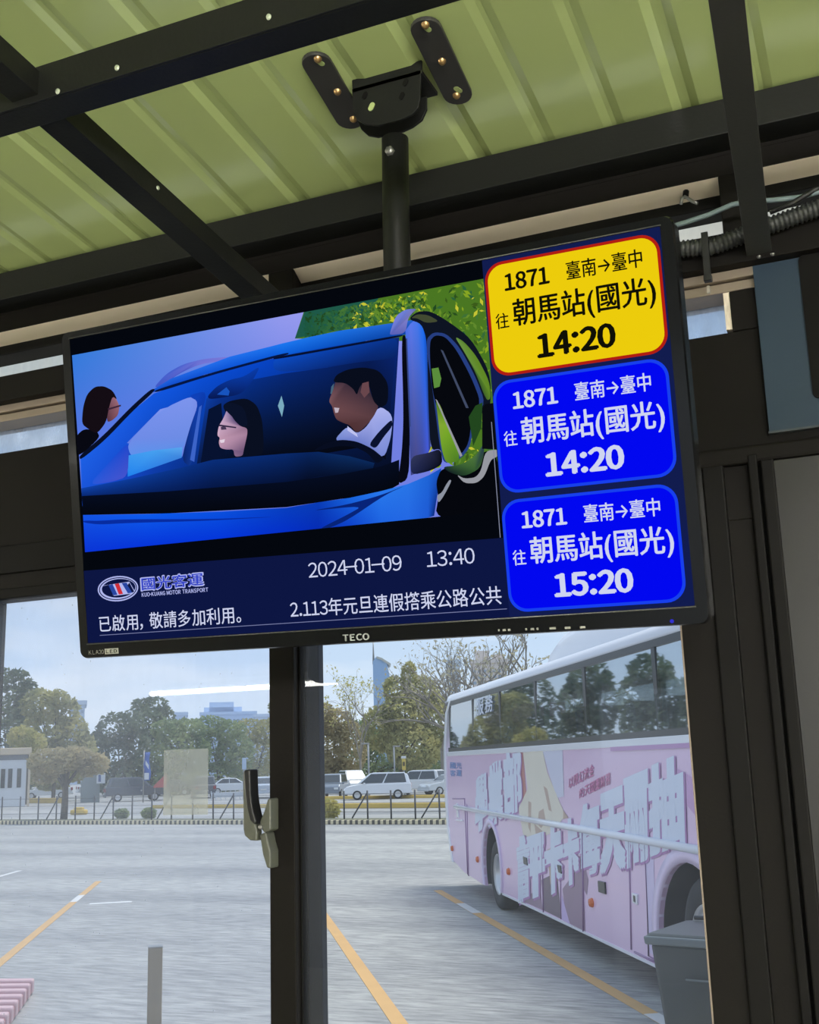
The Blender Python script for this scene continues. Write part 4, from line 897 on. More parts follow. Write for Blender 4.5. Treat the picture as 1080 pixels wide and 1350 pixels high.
# ------------------------------------------------------------------ markings on the lot
orange = mat('worn orange paint', rgb(206, 164, 104), .7, 0, 0, 1, .14, 3); wpaint = mat('worn white paint', rgb(212, 212, 210), .7, 0, 0, 1, .1, 3)
def line(name, label, p, q, wd, m=orange, cat='road line', dots=()):
    a = onG(*p); b = onG(*q); d = (b - a).normalized(); n = Vector((-d.y, d.x, 0)) * wd / 2
    o = MB().prism([(v.x, v.y) for v in (a - n, b - n, b + n, a + n)], .002, .006, xy_).build(name, m); tag(o, label, cat)
    for u0, u1 in dots:
        A = a.lerp(b, u0); B = a.lerp(b, u1)
        MB().prism([(v.x, v.y) for v in (A - n, B - n, B + n, A + n)], .005, .008, xy_).build('white_patch', wpaint, o)
line('parking_line', 'long orange parking line running along beside the pink bus', (577, 1174), (905, 1364), .15, orange, dots=((.18, .29), (.93, 1.0)))
line('parking_line', 'orange parking line just right of the dark window post', (380, 1140), (560, 1397), .15, orange)
line('parking_line', 'orange parking line at lower left running up toward the fence', (-22, 1288), (130, 1162), .13, orange, dots=((.66, .76),))
line('parking_line', 'short worn white line at the far left edge of the lot', (-30, 1164), (26, 1148), .13, wpaint)
line('painted_mark', 'worn white painted bar in the middle of the lot left', (118, 1192), (174, 1189), .22, wpaint, 'road mark')  # pale bar laid flat on the lot

# ------------------------------------------------------------------ bollard, bin, ramp
def onYw(x, y, Y): return onY(x, y, Y)
b0 = onY(205, 1247, 8.0)
t = thing('bollard', 'square metal post with worn brown top standing alone in the lot', 'bollard', (b0.x, 8.0, 0), math.atan2(8.0, b0.x) - PI / 2)
bm_ = mat('worn bollard metal', rgb(134, 118, 92), .5, .1, .05, 20, .3, 6)
MB().box(-.056, .056, -.056, .056, 0, b0.z - .008).build('post', bm_, t, .006)
MB().box(-.058, .058, -.058, .058, b0.z - .008, b0.z + .002).build('cap', steel, t, .003)
MB().box(-.09, .09, -.09, .09, 0, .012).build('base_plate', steel, t, .003)
bl0 = onY(872, 1222, 8.2); br0 = onY(946, 1240, 8.2)
t = thing('wheelie_bin', 'dark grey plastic bin standing outside at the lower right by the bus wheel', 'bin', (bl0.x + .33, 8.2, 0), -.22)
gb = mat('dark grey bin plastic', rgb(60, 66, 68), .4, 0, .03, 30, .08, 4)
zt_ = bl0.z
def taper(mb, b, tp, z0, z1):
    v = [(-b[0], -b[1], z0), (b[0], -b[1], z0), (b[0], b[1], z0), (-b[0], b[1], z0), (-tp[0], -tp[1], z1), (tp[0], -tp[1], z1), (tp[0], tp[1], z1), (-tp[0], tp[1], z1)]
    return mb.add(v, [(0, 3, 2, 1), (4, 5, 6, 7), (0, 1, 5, 4), (1, 2, 6, 5), (2, 3, 7, 6), (3, 0, 4, 7)])
mb = MB(); taper(mb, (.22, .24), (.30, .33), .08, zt_ - .06); mb.build('body', gb, t, .03)
mb = MB(); taper(mb, (.325, .355), (.33, .36), zt_ - .075, zt_ - .02); mb.build('rim', mat('grey bin rim', rgb(104, 112, 116), .35), t, .012)
mb = MB(); taper(mb, (.33, .36), (.30, .33), zt_ - .025, zt_ - .004); mb.build('lid', gb, t, .02)
MB().tube([(-.26, .37, zt_ + .01), (.26, .37, zt_ + .01)], .016, 8).build('handle_bar', blkb, t)
for sx_ in (-1, 1): MB().lathe([(.001, -.02), (.09, -.02), (.1, 0), (.1, .04), (.001, .04)], lambda a, b, h, sx_=sx_: (sx_ * .24 + h * sx_, .22 + a, .1 + b), 18).build('wheel', tyre, t)
MB().box(-.06, .1, -.345, -.336, zt_ - .28, zt_ - .27).build('moulded_rib', mat('grey bin rim', 0), t)
r0 = onG(44, 1289, .16); r1 = onG(-40, 1290, .16); r2 = onG(2, 1345, .16)
t = thing('kerb_ramp', 'faded red ridged ramp block at the lower left corner of the lot', 'ramp', (r0.x, r0.y, 0))
rm = mat('faded red rubber', rgb(176, 112, 116), .7, 0, .05, 20, .12, 5); rm2 = mat('pale pink ridge', rgb(206, 172, 176), .7)
ex = (r1 - r0).normalized(); ey = (r2 - r0).normalized()
mb = MB(); Lr = 2.4; Wr = 2.2
mb.prism([(0, 0), (ex.x * Wr, ex.y * Wr), (ex.x * Wr + ey.x * Lr, ex.y * Wr + ey.y * Lr), (ey.x * Lr, ey.y * Lr)], 0, .13, xy_); mb.build('block', rm, t, .02)
for k in range(8):
    a = ey * (.04 + k * .30); 
    mb = MB(); mb.prism([(a.x - ex.x * .02, a.y - ex.y * .02), (a.x + ex.x * Wr, a.y + ex.y * Wr), (a.x + ex.x * Wr + ey.x * .13, a.y + ex.y * Wr + ey.y * .13), (a.x - ex.x * .02 + ey.x * .13, a.y - ex.y * .02 + ey.y * .13)], .02, .165, xy_)
    mb.build('ridge', rm2, t, .02)

# ------------------------------------------------------------------ kerb, verge, fence
KA = onG(-140, 1087); KB = onG(640, 1087); kd = (KB - KA).normalized(); kn = Vector((-kd.y, kd.x, 0)); kl = (KB - KA).length; kang = math.atan2(kd.y, kd.x)
def stripe_mat():
    m = bpy.data.materials.new('striped kerb paint'); m.use_nodes = True; nt = m.node_tree; b = nt.nodes['Principled BSDF']; N = nt.nodes.new; L = nt.links.new
    g = N('ShaderNodeTexCoord'); s = N('ShaderNodeSeparateXYZ'); L(g.outputs['Object'], s.inputs[0])
    a = N('ShaderNodeMath'); a.operation = 'MULTIPLY'; a.inputs[1].default_value = 1 / .262; L(s.outputs[0], a.inputs[0])
    f = N('ShaderNodeMath'); f.operation = 'FRACT'; L(a.outputs[0], f.inputs[0])
    c = N('ShaderNodeMath'); c.operation = 'GREATER_THAN'; c.inputs[1].default_value = .5; L(f.outputs[0], c.inputs[0])
    x = N('ShaderNodeMix'); x.data_type = 'RGBA'; x.inputs[6].default_value = rgb(92, 88, 80); x.inputs[7].default_value = rgb(222, 208, 172); L(c.outputs[0], x.inputs[0]); L(x.outputs[2], b.inputs['Base Color'])
    b.inputs['Roughness'].default_value = .8; return m
ko = MB().box(0, kl, 0, .22, 0, .17).build('striped_kerb', stripe_mat(), None, .02, KA); ko.rotation_euler = (0, 0, kang)
tag(ko, 'low kerb striped in dark and cream blocks along the far side of the lot', 'kerb')
vo = MB().box(0, kl, .22, 1.6, 0, .16).build('grass_verge', mat('verge earth', rgb(104, 106, 84), .9, 0, .1, 6, .2, 3), None, 0, KA); vo.rotation_euler = (0, 0, kang)
tag(vo, 'low grassy strip behind the striped kerb', 'grass', None, 'stuff')
fence = thing('wire_fence', 'thin dark post and wire fence with slanting braces behind the striped kerb', 'fence', KA + kn * .8, kang)
fpaint = mat('dark fence paint', rgb(66, 68, 74), .6)
def fpos(px, py=1079):
    q = on_plane(px, py, KA + kn * .8, kn); return (q - KA).dot(kd)
fx = [fpos(px) for px in (2, 26, 50, 74, 99, 124, 149, 174, 200, 226, 254, 281, 308, 336, 364, 395, 424, 454, 485, 516, 548, 580, 612)]
for x_ in fx: MB().tube([(x_, 0, .161), (x_, 0, 1.28)], .034, 6).build('post', fpaint, fence)
for x_ in (fpos(74) + .1, fpos(148), fpos(224), fpos(308), fpos(485), fpos(578)): MB().tube([(x_ - .75, 0, .2), (x_, 0, 1.2)], .03, 6).build('brace', fpaint, fence)
for z_ in (.45, .8, 1.15): MB().tube([(fx[0] - 3, 0, z_), (fx[-1] + .1, 0, z_)], .008, 4).build('wire', fpaint, fence)

# ------------------------------------------------------------------ leaves: trees and shrubs
def leaf_mat(name, a, b):
    m = bpy.data.materials.new(name); m.use_nodes = True; nt = m.node_tree; bs = nt.nodes['Principled BSDF']; N = nt.nodes.new; L = nt.links.new
    g = N('ShaderNodeNewGeometry'); n = N('ShaderNodeTexNoise'); n.inputs['Scale'].default_value = .55; n.inputs['Detail'].default_value = 5; L(g.outputs['Position'], n.inputs['Vector'])
    r = N('ShaderNodeValToRGB'); L(n.outputs[0], r.inputs[0]); r.color_ramp.elements[0].position = .35; r.color_ramp.elements[1].position = .65
    r.color_ramp.elements[0].color = a; r.color_ramp.elements[1].color = b; L(r.outputs[0], bs.inputs['Base Color']); bs.inputs['Roughness'].default_value = .75; bs.inputs['Specular IOR Level'].default_value = .2
    tr = N('ShaderNodeBsdfTranslucent'); L(r.outputs[0], tr.inputs[0]); ms = N('ShaderNodeMixShader'); ms.inputs[0].default_value = .5
    out = nt.nodes['Material Output']; L(bs.outputs[0], ms.inputs[1]); L(tr.outputs[0], ms.inputs[2]); L(ms.outputs[0], out.inputs[0]); return m
LM = dict(dark=leaf_mat('dark blue green leaves', rgb(92, 108, 96), rgb(128, 142, 112)), mid=leaf_mat('olive leaves', rgb(152, 154, 108), rgb(196, 190, 130)),
          brown=leaf_mat('brownish leaves', rgb(158, 150, 116), rgb(196, 182, 138)), green=leaf_mat('mid green leaves', rgb(116, 136, 100), rgb(156, 170, 118)), yellow=leaf_mat('yellow green leaves', rgb(168, 170, 104), rgb(206, 196, 124)), grey=leaf_mat('sparse grey leaves', rgb(156, 152, 130), rgb(186, 180, 152)))
bark = mat('bark', rgb(92, 84, 74), .9, 0, .2, 10, .2, 2)
def leaves(mb, blobs, n, size, rg, droop=0.0):
    vol = [b[3] * b[4] for b in blobs]; tot = sum(vol)
    for b, v in zip(blobs, vol):
        for _ in range(int(n * v / tot)):
            while True:
                p = Vector((rg.uniform(-1, 1), rg.uniform(-1, 1), rg.uniform(-1, 1)))
                if .35 < p.length < 1: break
            p = p.normalized() * (p.length ** .45)
            q = Vector((b[0] + p.x * b[3], b[1] + p.y * b[3], b[2] + p.z * b[4]))
            s = size * rg.uniform(.6, 1.5)
            a = Vector((rg.gauss(0, 1), rg.gauss(0, 1), rg.gauss(0, .7) - droop)).normalized(); c = a.cross(Vector((rg.gauss(0, 1), rg.gauss(0, 1), rg.gauss(0, 1)))).normalized()
            mb.add([q - a * s, q + c * s * .45, q + a * s, q - c * s * .45], [(0, 1, 2, 3)])
def tree(name, label, group, px, top, dist, blobs_px, kind, n, size, seed, base_py=1050, trunk_r=.16, droop=0.0, cat='tree'):
    """blobs_px: (px, py, half width px, half height px) of the crown as seen, turned into balls at that distance"""
    rg = random.Random(seed); b3 = []
    p0 = far(px, base_py, dist); sc = dist / F * 1.02
    t = thing(name, label, cat, (p0.x, p0.y, 0), 0, group)
    for bx, by, hw, hh in blobs_px:
        q = far(bx, by, dist + rg.uniform(-.6, .6) * hw * sc); b3.append((q.x - p0.x, q.y - p0.y, q.z, hw * sc, hh * sc))
    mb = MB(); leaves(mb, b3, n, size, rg, droop); mb.build('foliage', LM[kind], t)
    tb = MB(); hi = max(b[2] for b in b3)
    zc = min(b[2] for b in b3)
    tb.tube([(0, 0, 0), (.05, 0, zc * .5), (0, .05, max(.6, zc))], [trunk_r * 1.2, trunk_r, trunk_r * .8], 7)
    for b in b3:
        tb.tube([(0, .03, max(.5, zc * .7)), (b[0] * .5, b[1] * .5, (zc + b[2]) / 2), (b[0], b[1], b[2])], [trunk_r * .6, trunk_r * .4, trunk_r * .15], 5)
    tb.build('trunk', bark, t); return t
TG = 'trees across the road'
tree('broadleaf_tree', 'tall dark tree at the far left edge behind the booth', TG, 8, 885, 122, [(14, 1020, 40, 26), (4, 920, 30, 36), (24, 905, 16, 22), (40, 912, 10, 14), (0, 970, 34, 40), (30, 960, 18, 40)], 'dark', 3800, .30, 1)
tree('broadleaf_tree', 'olive crowned tree second from the left, its top leaning right', TG, 70, 915, 104, [(70, 1012, 34, 28), (110, 1000, 18, 30), (52, 930, 22, 20), (74, 922, 16, 12), (88, 940, 16, 20), (60, 965, 28, 26), (96, 970, 20, 24)], 'mid', 4200, .27, 2)
tree('broadleaf_tree', 'low brownish tree in front of the olive tree, with a bare dark trunk', TG, 84, 980, 60, [(70, 1004, 30, 16), (100, 1000, 24, 14), (60, 1020, 16, 12), (120, 1008, 22, 14)], 'brown', 1900, .17, 3, 1072, .16)
tree('broadleaf_tree', 'yellow green low tree by the white booth', TG, 34, 960, 98, [(28, 972, 16, 14), (46, 980, 14, 14)], 'yellow', 1000, .2, 4, 1056)
tree('broadleaf_tree', 'round dark tree in the middle of the left pane', TG, 160, 938, 118, [(158, 1028, 30, 22), (128, 1000, 16, 34), (152, 962, 24, 22), (172, 955, 18, 18), (150, 1000, 26, 30), (180, 995, 20, 34)], 'dark', 3600, .26, 5)
tree('broadleaf_tree', 'tallest dark tree of the left pane, with a knobbly crown', TG, 198, 918, 128, [(205, 1028, 26, 20), (186, 930, 12, 9), (204, 932, 18, 14), (216, 946, 14, 14), (196, 956, 24, 22), (205, 1000, 24, 34)], 'dark', 3600, .26, 6)
tree('broadleaf_tree', 'green tree right of the knobbly dark tree behind the red awning', TG, 232, 948, 114, [(236, 1026, 30, 20), (222, 962, 22, 14), (246, 962, 24, 14), (230, 990, 28, 26), (254, 992, 22, 26)], 'green', 3600, .24, 7)
tree('broadleaf_tree', 'wide green tree behind the square film', TG, 288, 945, 122, [(290, 1026, 34, 20), (276, 956, 24, 12), (300, 962, 24, 12), (284, 990, 28, 26), (310, 994, 24, 28)], 'green', 3800, .24, 8)
tree('broadleaf_tree', 'olive tree directly left of the window post', TG, 336, 948, 134, [(340, 1028, 28, 20), (328, 962, 20, 14), (352, 965, 18, 16), (340, 995, 26, 28), (362, 940, 8, 22)], 'mid', 3200, .24, 9)
tree('broadleaf_tree', 'brownish tree just right of the window post', TG, 436, 925, 118, [(428, 948, 16, 20), (446, 956, 20, 22), (436, 985, 24, 36), (462, 985, 22, 34), (424, 1015, 18, 30), (446, 1022, 26, 20)], 'brown', 6200, .22, 10)
tree('feathery_tree', 'tall feathery green tree in the middle of the right pane', TG, 530, 872, 108, [(540, 893, 11, 20), (520, 910, 14, 18), (556, 918, 24, 26), (534, 945, 32, 30), (576, 955, 24, 38), (506, 960, 30, 30), (545, 985, 36, 30)], 'mid', 9000, .24, 11, 1050, .2, .5)
tree('feathery_tree', 'green feathery tree low behind the white van', TG, 490, 940, 126, [(480, 975, 24, 26), (505, 990, 26, 28), (545, 995, 28, 34), (580, 1000, 24, 34), (470, 1015, 26, 20)], 'green', 4600, .24, 12, 1050, .2, .4)
tree('broadleaf_tree', 'dark low tree behind the parked cars at the right', TG, 560, 985, 142, [(560, 1012, 30, 20), (520, 1015, 30, 18), (480, 1022, 30, 16)], 'dark', 2200, .26, 13)
for lb_, px_, tp_y, sd_, ds_ in (('nearest', -62, 862, 41, 106), ('second', -150, 852, 42, 102), ('third', -240, 846, 43, 98), ('fourth', -335, 840, 44, 94), ('fifth', -440, 838, 45, 90)):
    tree('broadleaf_tree', 'dark tree left of the lot, %s of the row mirrored in the bus windows' % lb_, 'trees left of the lot', px_, tp_y, ds_,
         [(px_, tp_y + 28, 30, 28), (px_ - 20, tp_y + 60, 24, 34), (px_ + 20, tp_y + 64, 24, 34), (px_, tp_y + 110, 38, 44)], 'dark', 2600, .34, sd_)
# bare branched tree behind the coach
def bare_tree(label, px, dist, seed, tops, n_leaf, kind='grey', r0=.22, base=1040, spread=.55):
    rg = random.Random(seed); p0 = far(px, base, dist); t = thing('bare_tree', label, 'tree', (p0.x, p0.y, 0), 0, TG); mb = MB(); lf = MB(); tipl = []
    def grow(p, d, ln, r, dep):
        pts = [p]; q = p.copy(); dd = d.copy()
        for k in range(4):
            dd = (dd + Vector((rg.gauss(0, .13), rg.gauss(0, .13), rg.gauss(.03, .08)))).normalized(); q = q + dd * ln / 4; pts.append(q.copy())
        mb.tube(pts, [r * (1 - .12 * i) for i in range(5)], 5 if dep < 3 else 4, 0, False)
        if dep >= 5 or r < .012: tipl.append(q); return
        for _ in range(3 if dep < 3 else 2):
            nd = (dd + Vector((rg.gauss(0, spread), rg.gauss(0, spread), rg.gauss(.12, spread * .6)))).normalized()
            s_ = pts[rg.randint(2, 4)]; grow(s_.copy(), nd, ln * rg.uniform(.62, .85), r * .58, dep + 1)
    H = far(px, tops, dist).z
    for k in range(3): grow(Vector((0, 0, H * .22)), Vector((rg.gauss(0, .35), rg.gauss(0, .35), 1)).normalized(), H * .27, r0 * .7, 1)
    mb.tube([(0, 0, 0), (.02, 0, H * .12), (0, 0, H * .24)], [r0 * 1.3, r0, r0 * .8], 8)
    mb.build('branches', mat('grey bark', rgb(128, 122, 112), .9), t)
    for q in tipl:
        for _ in range(n_leaf):
            c = q + Vector((rg.gauss(0, .22), rg.gauss(0, .22), rg.gauss(0, .18))); s = rg.uniform(.07, .16)
            a = Vector((rg.gauss(0, 1), rg.gauss(0, 1), rg.gauss(0, 1))).normalized(); b = a.cross(Vector((rg.gauss(0, 1), rg.gauss(0, 1), 1))).normalized()
            lf.add([c - a * s, c + b * s * .5, c + a * s, c - b * s * .5], [(0, 1, 2, 3)])
    lf.build('foliage', LM[kind], t)
bare_tree('thin branched nearly leafless tree above the rear of the pink bus', 640, 58, 21, 800, 3)
bare_tree('thin branched nearly leafless tree left of the rear of the bus', 585, 96, 22, 815, 4, 'grey')
bare_tree('thin branched tree above the middle of the bus roof', 712, 50, 23, 800, 3)
bare_tree('slender tree with pale leaf clumps against the sky right of the post', 476, 98, 25, 855, 6, 'yellow', .12)
def shrub(label, px, py, dist, hw, hh, kind, seed, n=500):
    rg = random.Random(seed); p0 = far(px, py, dist); sc = dist / F; t = thing('shrub', label, 'shrub', (p0.x, p0.y, 0), 0, 'shrubs on the verge')
    mb = MB(); leaves(mb, [(0, 0, hh * sc, hw * sc, hh * sc), (hw * sc * .5, 0, hh * sc * .8, hw * sc * .6, hh * sc * .8)], n, .09, rg); mb.build('foliage', LM[kind], t)
    mb = MB()
    for k in range(4): mb.tube([(0, 0, 0), (rg.uniform(-.3, .3) * hw * sc, 0, hh * sc)], .02, 5)
    mb.build('stems', bark, t)
def kd_(px): return (onG(px, 1080) - CAM).to_2d().length
shrub('yellowish bush right beside the window post behind the kerb', 434, 1076, kd_(434) + .9, 13, 12, 'yellow', 31, 800)
shrub('small round green bush behind the kerb, left of two', 160, 1078, kd_(160) + .9, 9, 6, 'green', 32, 420)
shrub('small round green bush behind the kerb, right of two', 196, 1078, kd_(196) + .9, 9, 6.5, 'green', 33, 420)

# ------------------------------------------------------------------ yellow kerbs of the car park
yk = mat('yellow kerb paint', rgb(206, 176, 92), .7, 0, 0, 1, .15, 2)
def low_kerb(label, p, q, h, wd=.35):
    a = onG(*p); b = onG(*q); d = b - a
    o = MB().box(0, d.length, 0, wd, 0, h).build('yellow_kerb', yk, None, .03, a); o.rotation_euler = (0, 0, math.atan2(d.y, d.x)); tag(o, label, 'kerb')
low_kerb('near yellow kerb across the car park right of the post', (440, 1066), (720, 1064), .26)
low_kerb('far yellow kerb under the parked cars right of the post', (424, 1054), (720, 1050), .2)
low_kerb('yellow kerb across the car park behind the square film', (200, 1066), (372, 1065), .2)
low_kerb('yellow kerb before the left booth and low barriers', (38, 1059), (84, 1059), .4)

# ------------------------------------------------------------------ cars
carglass = mat('car glass', rgb(46, 54, 62), .12, 0, 0, 1, 0, 1, .8, .3)
def car(name, label, px, py, head, col, style, sc=1.0, rough=.3):
    """head: heading of the nose, degrees from the direction to the right of the picture"""
    p = onG(px, py); rd = ray(px, py); az = math.atan2(rd.y, rd.x) - PI / 2
    t = thing(name, label, 'car', (p.x, p.y, 0), az + math.radians(head), 'cars in the car park'); t.scale = (sc, sc, sc)
    paint = mat('car paint %d %d %d' % col, rgb(*col), rough, .2, 0, 1, 0, 1, .5, .5)
    S = {'van': ([(-2.25, .45), (-2.28, .95), (-2.2, 1.02), (1.2, 1.02), (2.05, .86), (2.25, .66), (2.25, .36), (-2.2, .34)], [(-2.2, 1.0), (-2.05, 1.55), (-1.8, 1.70), (.2, 1.74), (.5, 1.68), (1.35, 1.04)]),
         'sedan': ([(-2.2, .45), (-2.22, .9), (-2.1, .98), (-1.4, .98), (1.0, .94), (2.0, .80), (2.2, .6), (2.2, .34), (-2.15, .34)], [(-1.65, .96), (-1.0, 1.40), (-.2, 1.46), (.35, 1.40), (1.1, .94)]),
         'suv': ([(-2.2, .5), (-2.25, 1.0), (-2.2, 1.08), (1.0, 1.06), (2.0, .98), (2.2, .8), (2.2, .42), (-2.15, .42)], [(-2.15, 1.06), (-1.95, 1.66), (-1.7, 1.76), (.1, 1.76), (.4, 1.7), (1.15, 1.06)])}[style]
    mb = MB(); Wc = .85
    bp, cp = S
    def loft(pr, w0, w1, ztop):
        n = len(pr); v = [(a, -w0, b) if b < ztop else (a, -w1, b) for a, b in pr] + [(a, w0, b) if b < ztop else (a, w1, b) for a, b in pr]
        mb.add(v, [list(range(n))[::-1], list(range(n, 2 * n))] + [(i, (i + 1) % n, n + (i + 1) % n, n + i) for i in range(n)])
    loft(bp, Wc, Wc, 9); loft(cp, .80, .66, 1.3); mb.build('body', paint, t, .05)
    cz = sum(b for a, b in cp) / len(cp); xm = sum(a for a, b in cp) / len(cp)
    zb = min(b for a, b in cp) + .06; zt = max(b for a, b in cp) - .09
    def xa(z, front):
        pts = cp if front else cp
        e = (cp[-1], cp[-2]) if front else (cp[0], cp[1])
        (x0, z0), (x1, z1) = e; u = (z - z0) / (z1 - z0); return x0 + (x1 - x0) * min(u, 1.15)
    def yw(z): return .80 + (.66 - .80) * (1 if z > 1.3 else 0)
    for sgn in (-1, 1):
        f0, f1 = xa(zb, 1) - .16, xa(zt, 1) - .10; r0, r1 = xa(zb, 0) + .14, xa(zt, 0) + .14; split = [.02, .52] if style != 'sedan' else [.5]
        edges = [0] + split + [1]
        for k in range(len(edges) - 1):
            u0, u1 = edges[k] + .015, edges[k + 1] - .015
            if u1 <= u0: continue
            q = [(r0 + (f0 - r0) * u0, zb), (r0 + (f0 - r0) * u1, zb), (r1 + (f1 - r1) * u1, zt), (r1 + (f1 - r1) * u0, zt)]
            zlo, zhi = min(b for a, b in cp), max(b for a, b in cp)
            wy = lambda z: .80 if z < zb + .01 else .68
            mb = MB(); v = [(a, sgn * (wy(z) + .012 - (.012 if z < zb + .01 else -.004)), z) for a, z in q]; v2 = [(a, sgn * (wy(z) - .03), z) for a, z in q]
            mb.add(v + v2, [(0, 1, 2, 3), (4, 7, 6, 5), (0, 4, 5, 1), (1, 5, 6, 2), (2, 6, 7, 3), (3, 7, 4, 0)]); mb.build('side_window', carglass, t)
    for front in (1, 0):
        d_ = .012 if front else -.012
        q = [(xa(zb, front) + d_, .68, zb), (xa(zb, front) + d_, -.68, zb), (xa(zt, front) + d_, -.58, zt), (xa(zt, front) + d_, .58, zt)]
        mb = MB(); mb.add(q + [(a - 3 * d_, b, c) for a, b, c in q], [(0, 1, 2, 3), (4, 7, 6, 5), (0, 4, 5, 1), (1, 5, 6, 2), (2, 6, 7, 3), (3, 7, 4, 0)]); mb.build('windscreen' if front else 'rear_window', carglass, t)
    for wx in (1.35, -1.35):
        for sgn in (-1, 1):
            fn = lambda a, b, h, wx=wx, sgn=sgn: (wx + a, sgn * (.72 + h), .31 + b)
            wo = MB().lathe([(.19, .16), (.28, .155), (.31, .12), (.31, -.02), (.001, -.02)], fn, 20).build('wheel', tyre, t)
            MB().lathe([(.001, .15), (.06, .15), (.16, .145), (.195, .165), (.20, .14)], fn, 16).build('rim', rimm, wo)
    zl = [b for a, b in bp]
    for sgn in (-1, 1):
        MB().box(2.10, 2.235, sgn * .58 - .16, sgn * .58 + .16, .60, .74).build('headlight', mat('lamp glass', rgb(214, 220, 226), .15), t, .02)
        MB().box(-2.29, -2.17, sgn * .70 - .1, sgn * .70 + .1, .72, .98).build('tail_light', mat('red lamp', rgb(150, 40, 40), .2), t, .02)
        MB().box(.80, .92, sgn * .93 - .08, sgn * .93 + .08, .98, 1.1).build('mirror', paint, t, .02)
    MB().box(2.2, 2.27, -.8, .8, .30, .46).build('bumper', paint, t, .03); MB().box(-2.31, -2.2, -.8, .8, .34, .52).build('bumper', paint, t, .03)
    MB().box(-2.33, -2.30, -.2, .2, .56, .66).build('number_plate', mat('plate white', rgb(210, 210, 206), .5), t)
    return t
car('minivan', 'white minivan with its nose to the left, the largest car right of the post', 498, 1053.5, 180, (222, 226, 234), 'van', 1.0)
car('parked_car', 'grey blue car facing the viewer just right of the post', 440, 1050.5, -100, (128, 138, 152), 'suv', .95)
car('parked_car', 'white car half hidden behind the grey blue car and the minivan', 466, 1046, -75, (224, 226, 228), 'suv', 1.05)
car('parked_car', 'white car with its hatch showing, right of the minivan', 552, 1047.5, 150, (216, 218, 222), 'suv', 1.0)
car('parked_car', 'silver car at the edge of the pink bus', 594, 1047.5, -150, (196, 202, 208), 'sedan', 1.0)
car('parked_car', 'silver car seen from behind between the handle and the post', 346, 1052, 92, (178, 188, 200), 'sedan', 1.1)
car('parked_car', 'dark grey car half behind the square film', 268, 1052, 95, (96, 100, 108), 'suv', 1.0)
car('parked_car', 'dark blue grey car seen from the side under the blue banner', 178, 1056, 6, (70, 78, 92), 'suv', 1.05)
car('parked_car', 'black car behind the dark blue grey car at the right', 226, 1049, 170, (44, 48, 54), 'sedan', 1.0)
car('parked_car', 'pale grey car left of the brownish tree trunk', 62, 1053, 175, (206, 210, 214), 'sedan', 1.0)
car('parked_car', 'pale car behind the left fence posts beside the grey hut', 130, 1048.5, 10, (198, 204, 210), 'sedan', .95)
car('parked_car', 'white car in the far row between film and handle', 306, 1047, 4, (214, 218, 222), 'sedan', 1.0)

# ------------------------------------------------------------------ booth, hut, awning, banner, posts
rd = ray(14, 1058)
def at(px, py): p = onG(px, py); r = ray(px, py); return p, math.atan2(r.y, r.x) - PI / 2, (p - CAM).to_2d().length / F * 1.03
p, az, sc = at(14, 1064)
t = thing('ticket_booth', 'white booth with tan flat roof at the far left edge', 'booth', (p.x, p.y, 0), az)
wb_ = mat('booth white', rgb(206, 210, 214), .6); tanr = mat('tan roof', rgb(196, 180, 156), .6)
MB().box(-34 * sc, 16 * sc, 0, 2.5, 0, 54 * sc).build('wall', wb_, t)
MB().box(-36 * sc, 21 * sc, -.3, 2.8, 60 * sc, 68 * sc).build('roof', tanr, t, .05)
MB().box(-34 * sc, 17 * sc, -.05, 2.5, 54 * sc, 60 * sc).build('fascia', mat('slate fascia', rgb(110, 116, 124), .6), t)
for k, x_ in enumerate((-10, -2, 8)): MB().box((x_ - 2.4) * sc, (x_ + 2.4) * sc, -.06, .02, 22 * sc, 44 * sc).build('window', carglass, t)
MB().box(18 * sc, 20.5 * sc, -.25, -.1, 0, 66 * sc).build('drainpipe', tanr, t)
p, az, sc = at(122, 1058)
t = thing('small_hut', 'small grey gabled hut with a pale sign between the left trees', 'hut', (p.x, p.y, 0), az)
mb = MB(); mb.prism([(-14 * sc, 0), (8 * sc, 0), (8 * sc, 30 * sc), (2 * sc, 46 * sc), (-14 * sc, 24 * sc)], 0, 2.2, idf); mb.build('wall', mat('hut grey', rgb(128, 138, 140), .7), t)
MB().box(4 * sc, 14 * sc, -.2, -.1, 22 * sc, 34 * sc).build('sign_board', wb_, t); MB().box(6 * sc, 9 * sc, -.22, -.19, 24 * sc, 32 * sc).build('sign_panel', mat('sign blue', rgb(70, 90, 140), .5), t)
mb = MB(); mb.prism([(-1 * sc, 44 * sc), (8 * sc, 44 * sc), (6 * sc, 50 * sc), (0, 49 * sc)], -.1, 2.3, idf); mb.build('roof_cap', tanr, t)
p, az, sc = at(215, 1056)
t = thing('red_awning', 'red sloping awning just left of the square film', 'awning', (p.x, p.y, 0), az)
mb = MB(); mb.prism([(-12 * sc, 16 * sc), (4 * sc, 16 * sc), (4 * sc, 32 * sc), (1 * sc, 30 * sc), (-11 * sc, 18.5 * sc)], 0, 2.0, idf); mb.build('canopy', mat('red canvas', rgb(184, 92, 88), .7), t)
for x_ in (-10, 3): MB().tube([(x_ * sc, .1, 0), (x_ * sc, .1, 16 * sc)], .04, 6).build('pole', steel, t)
p, az, sc = at(192, 1058)
t = thing('flag_banner', 'blue and white banner on a pole above the dark car', 'banner', (p.x, p.y, 0), az)
MB().tube([(-3 * sc, 0, 0), (-3 * sc, 0, 62 * sc)], .05, 6).build('pole', steel, t)
mb = MB(); v = []; 
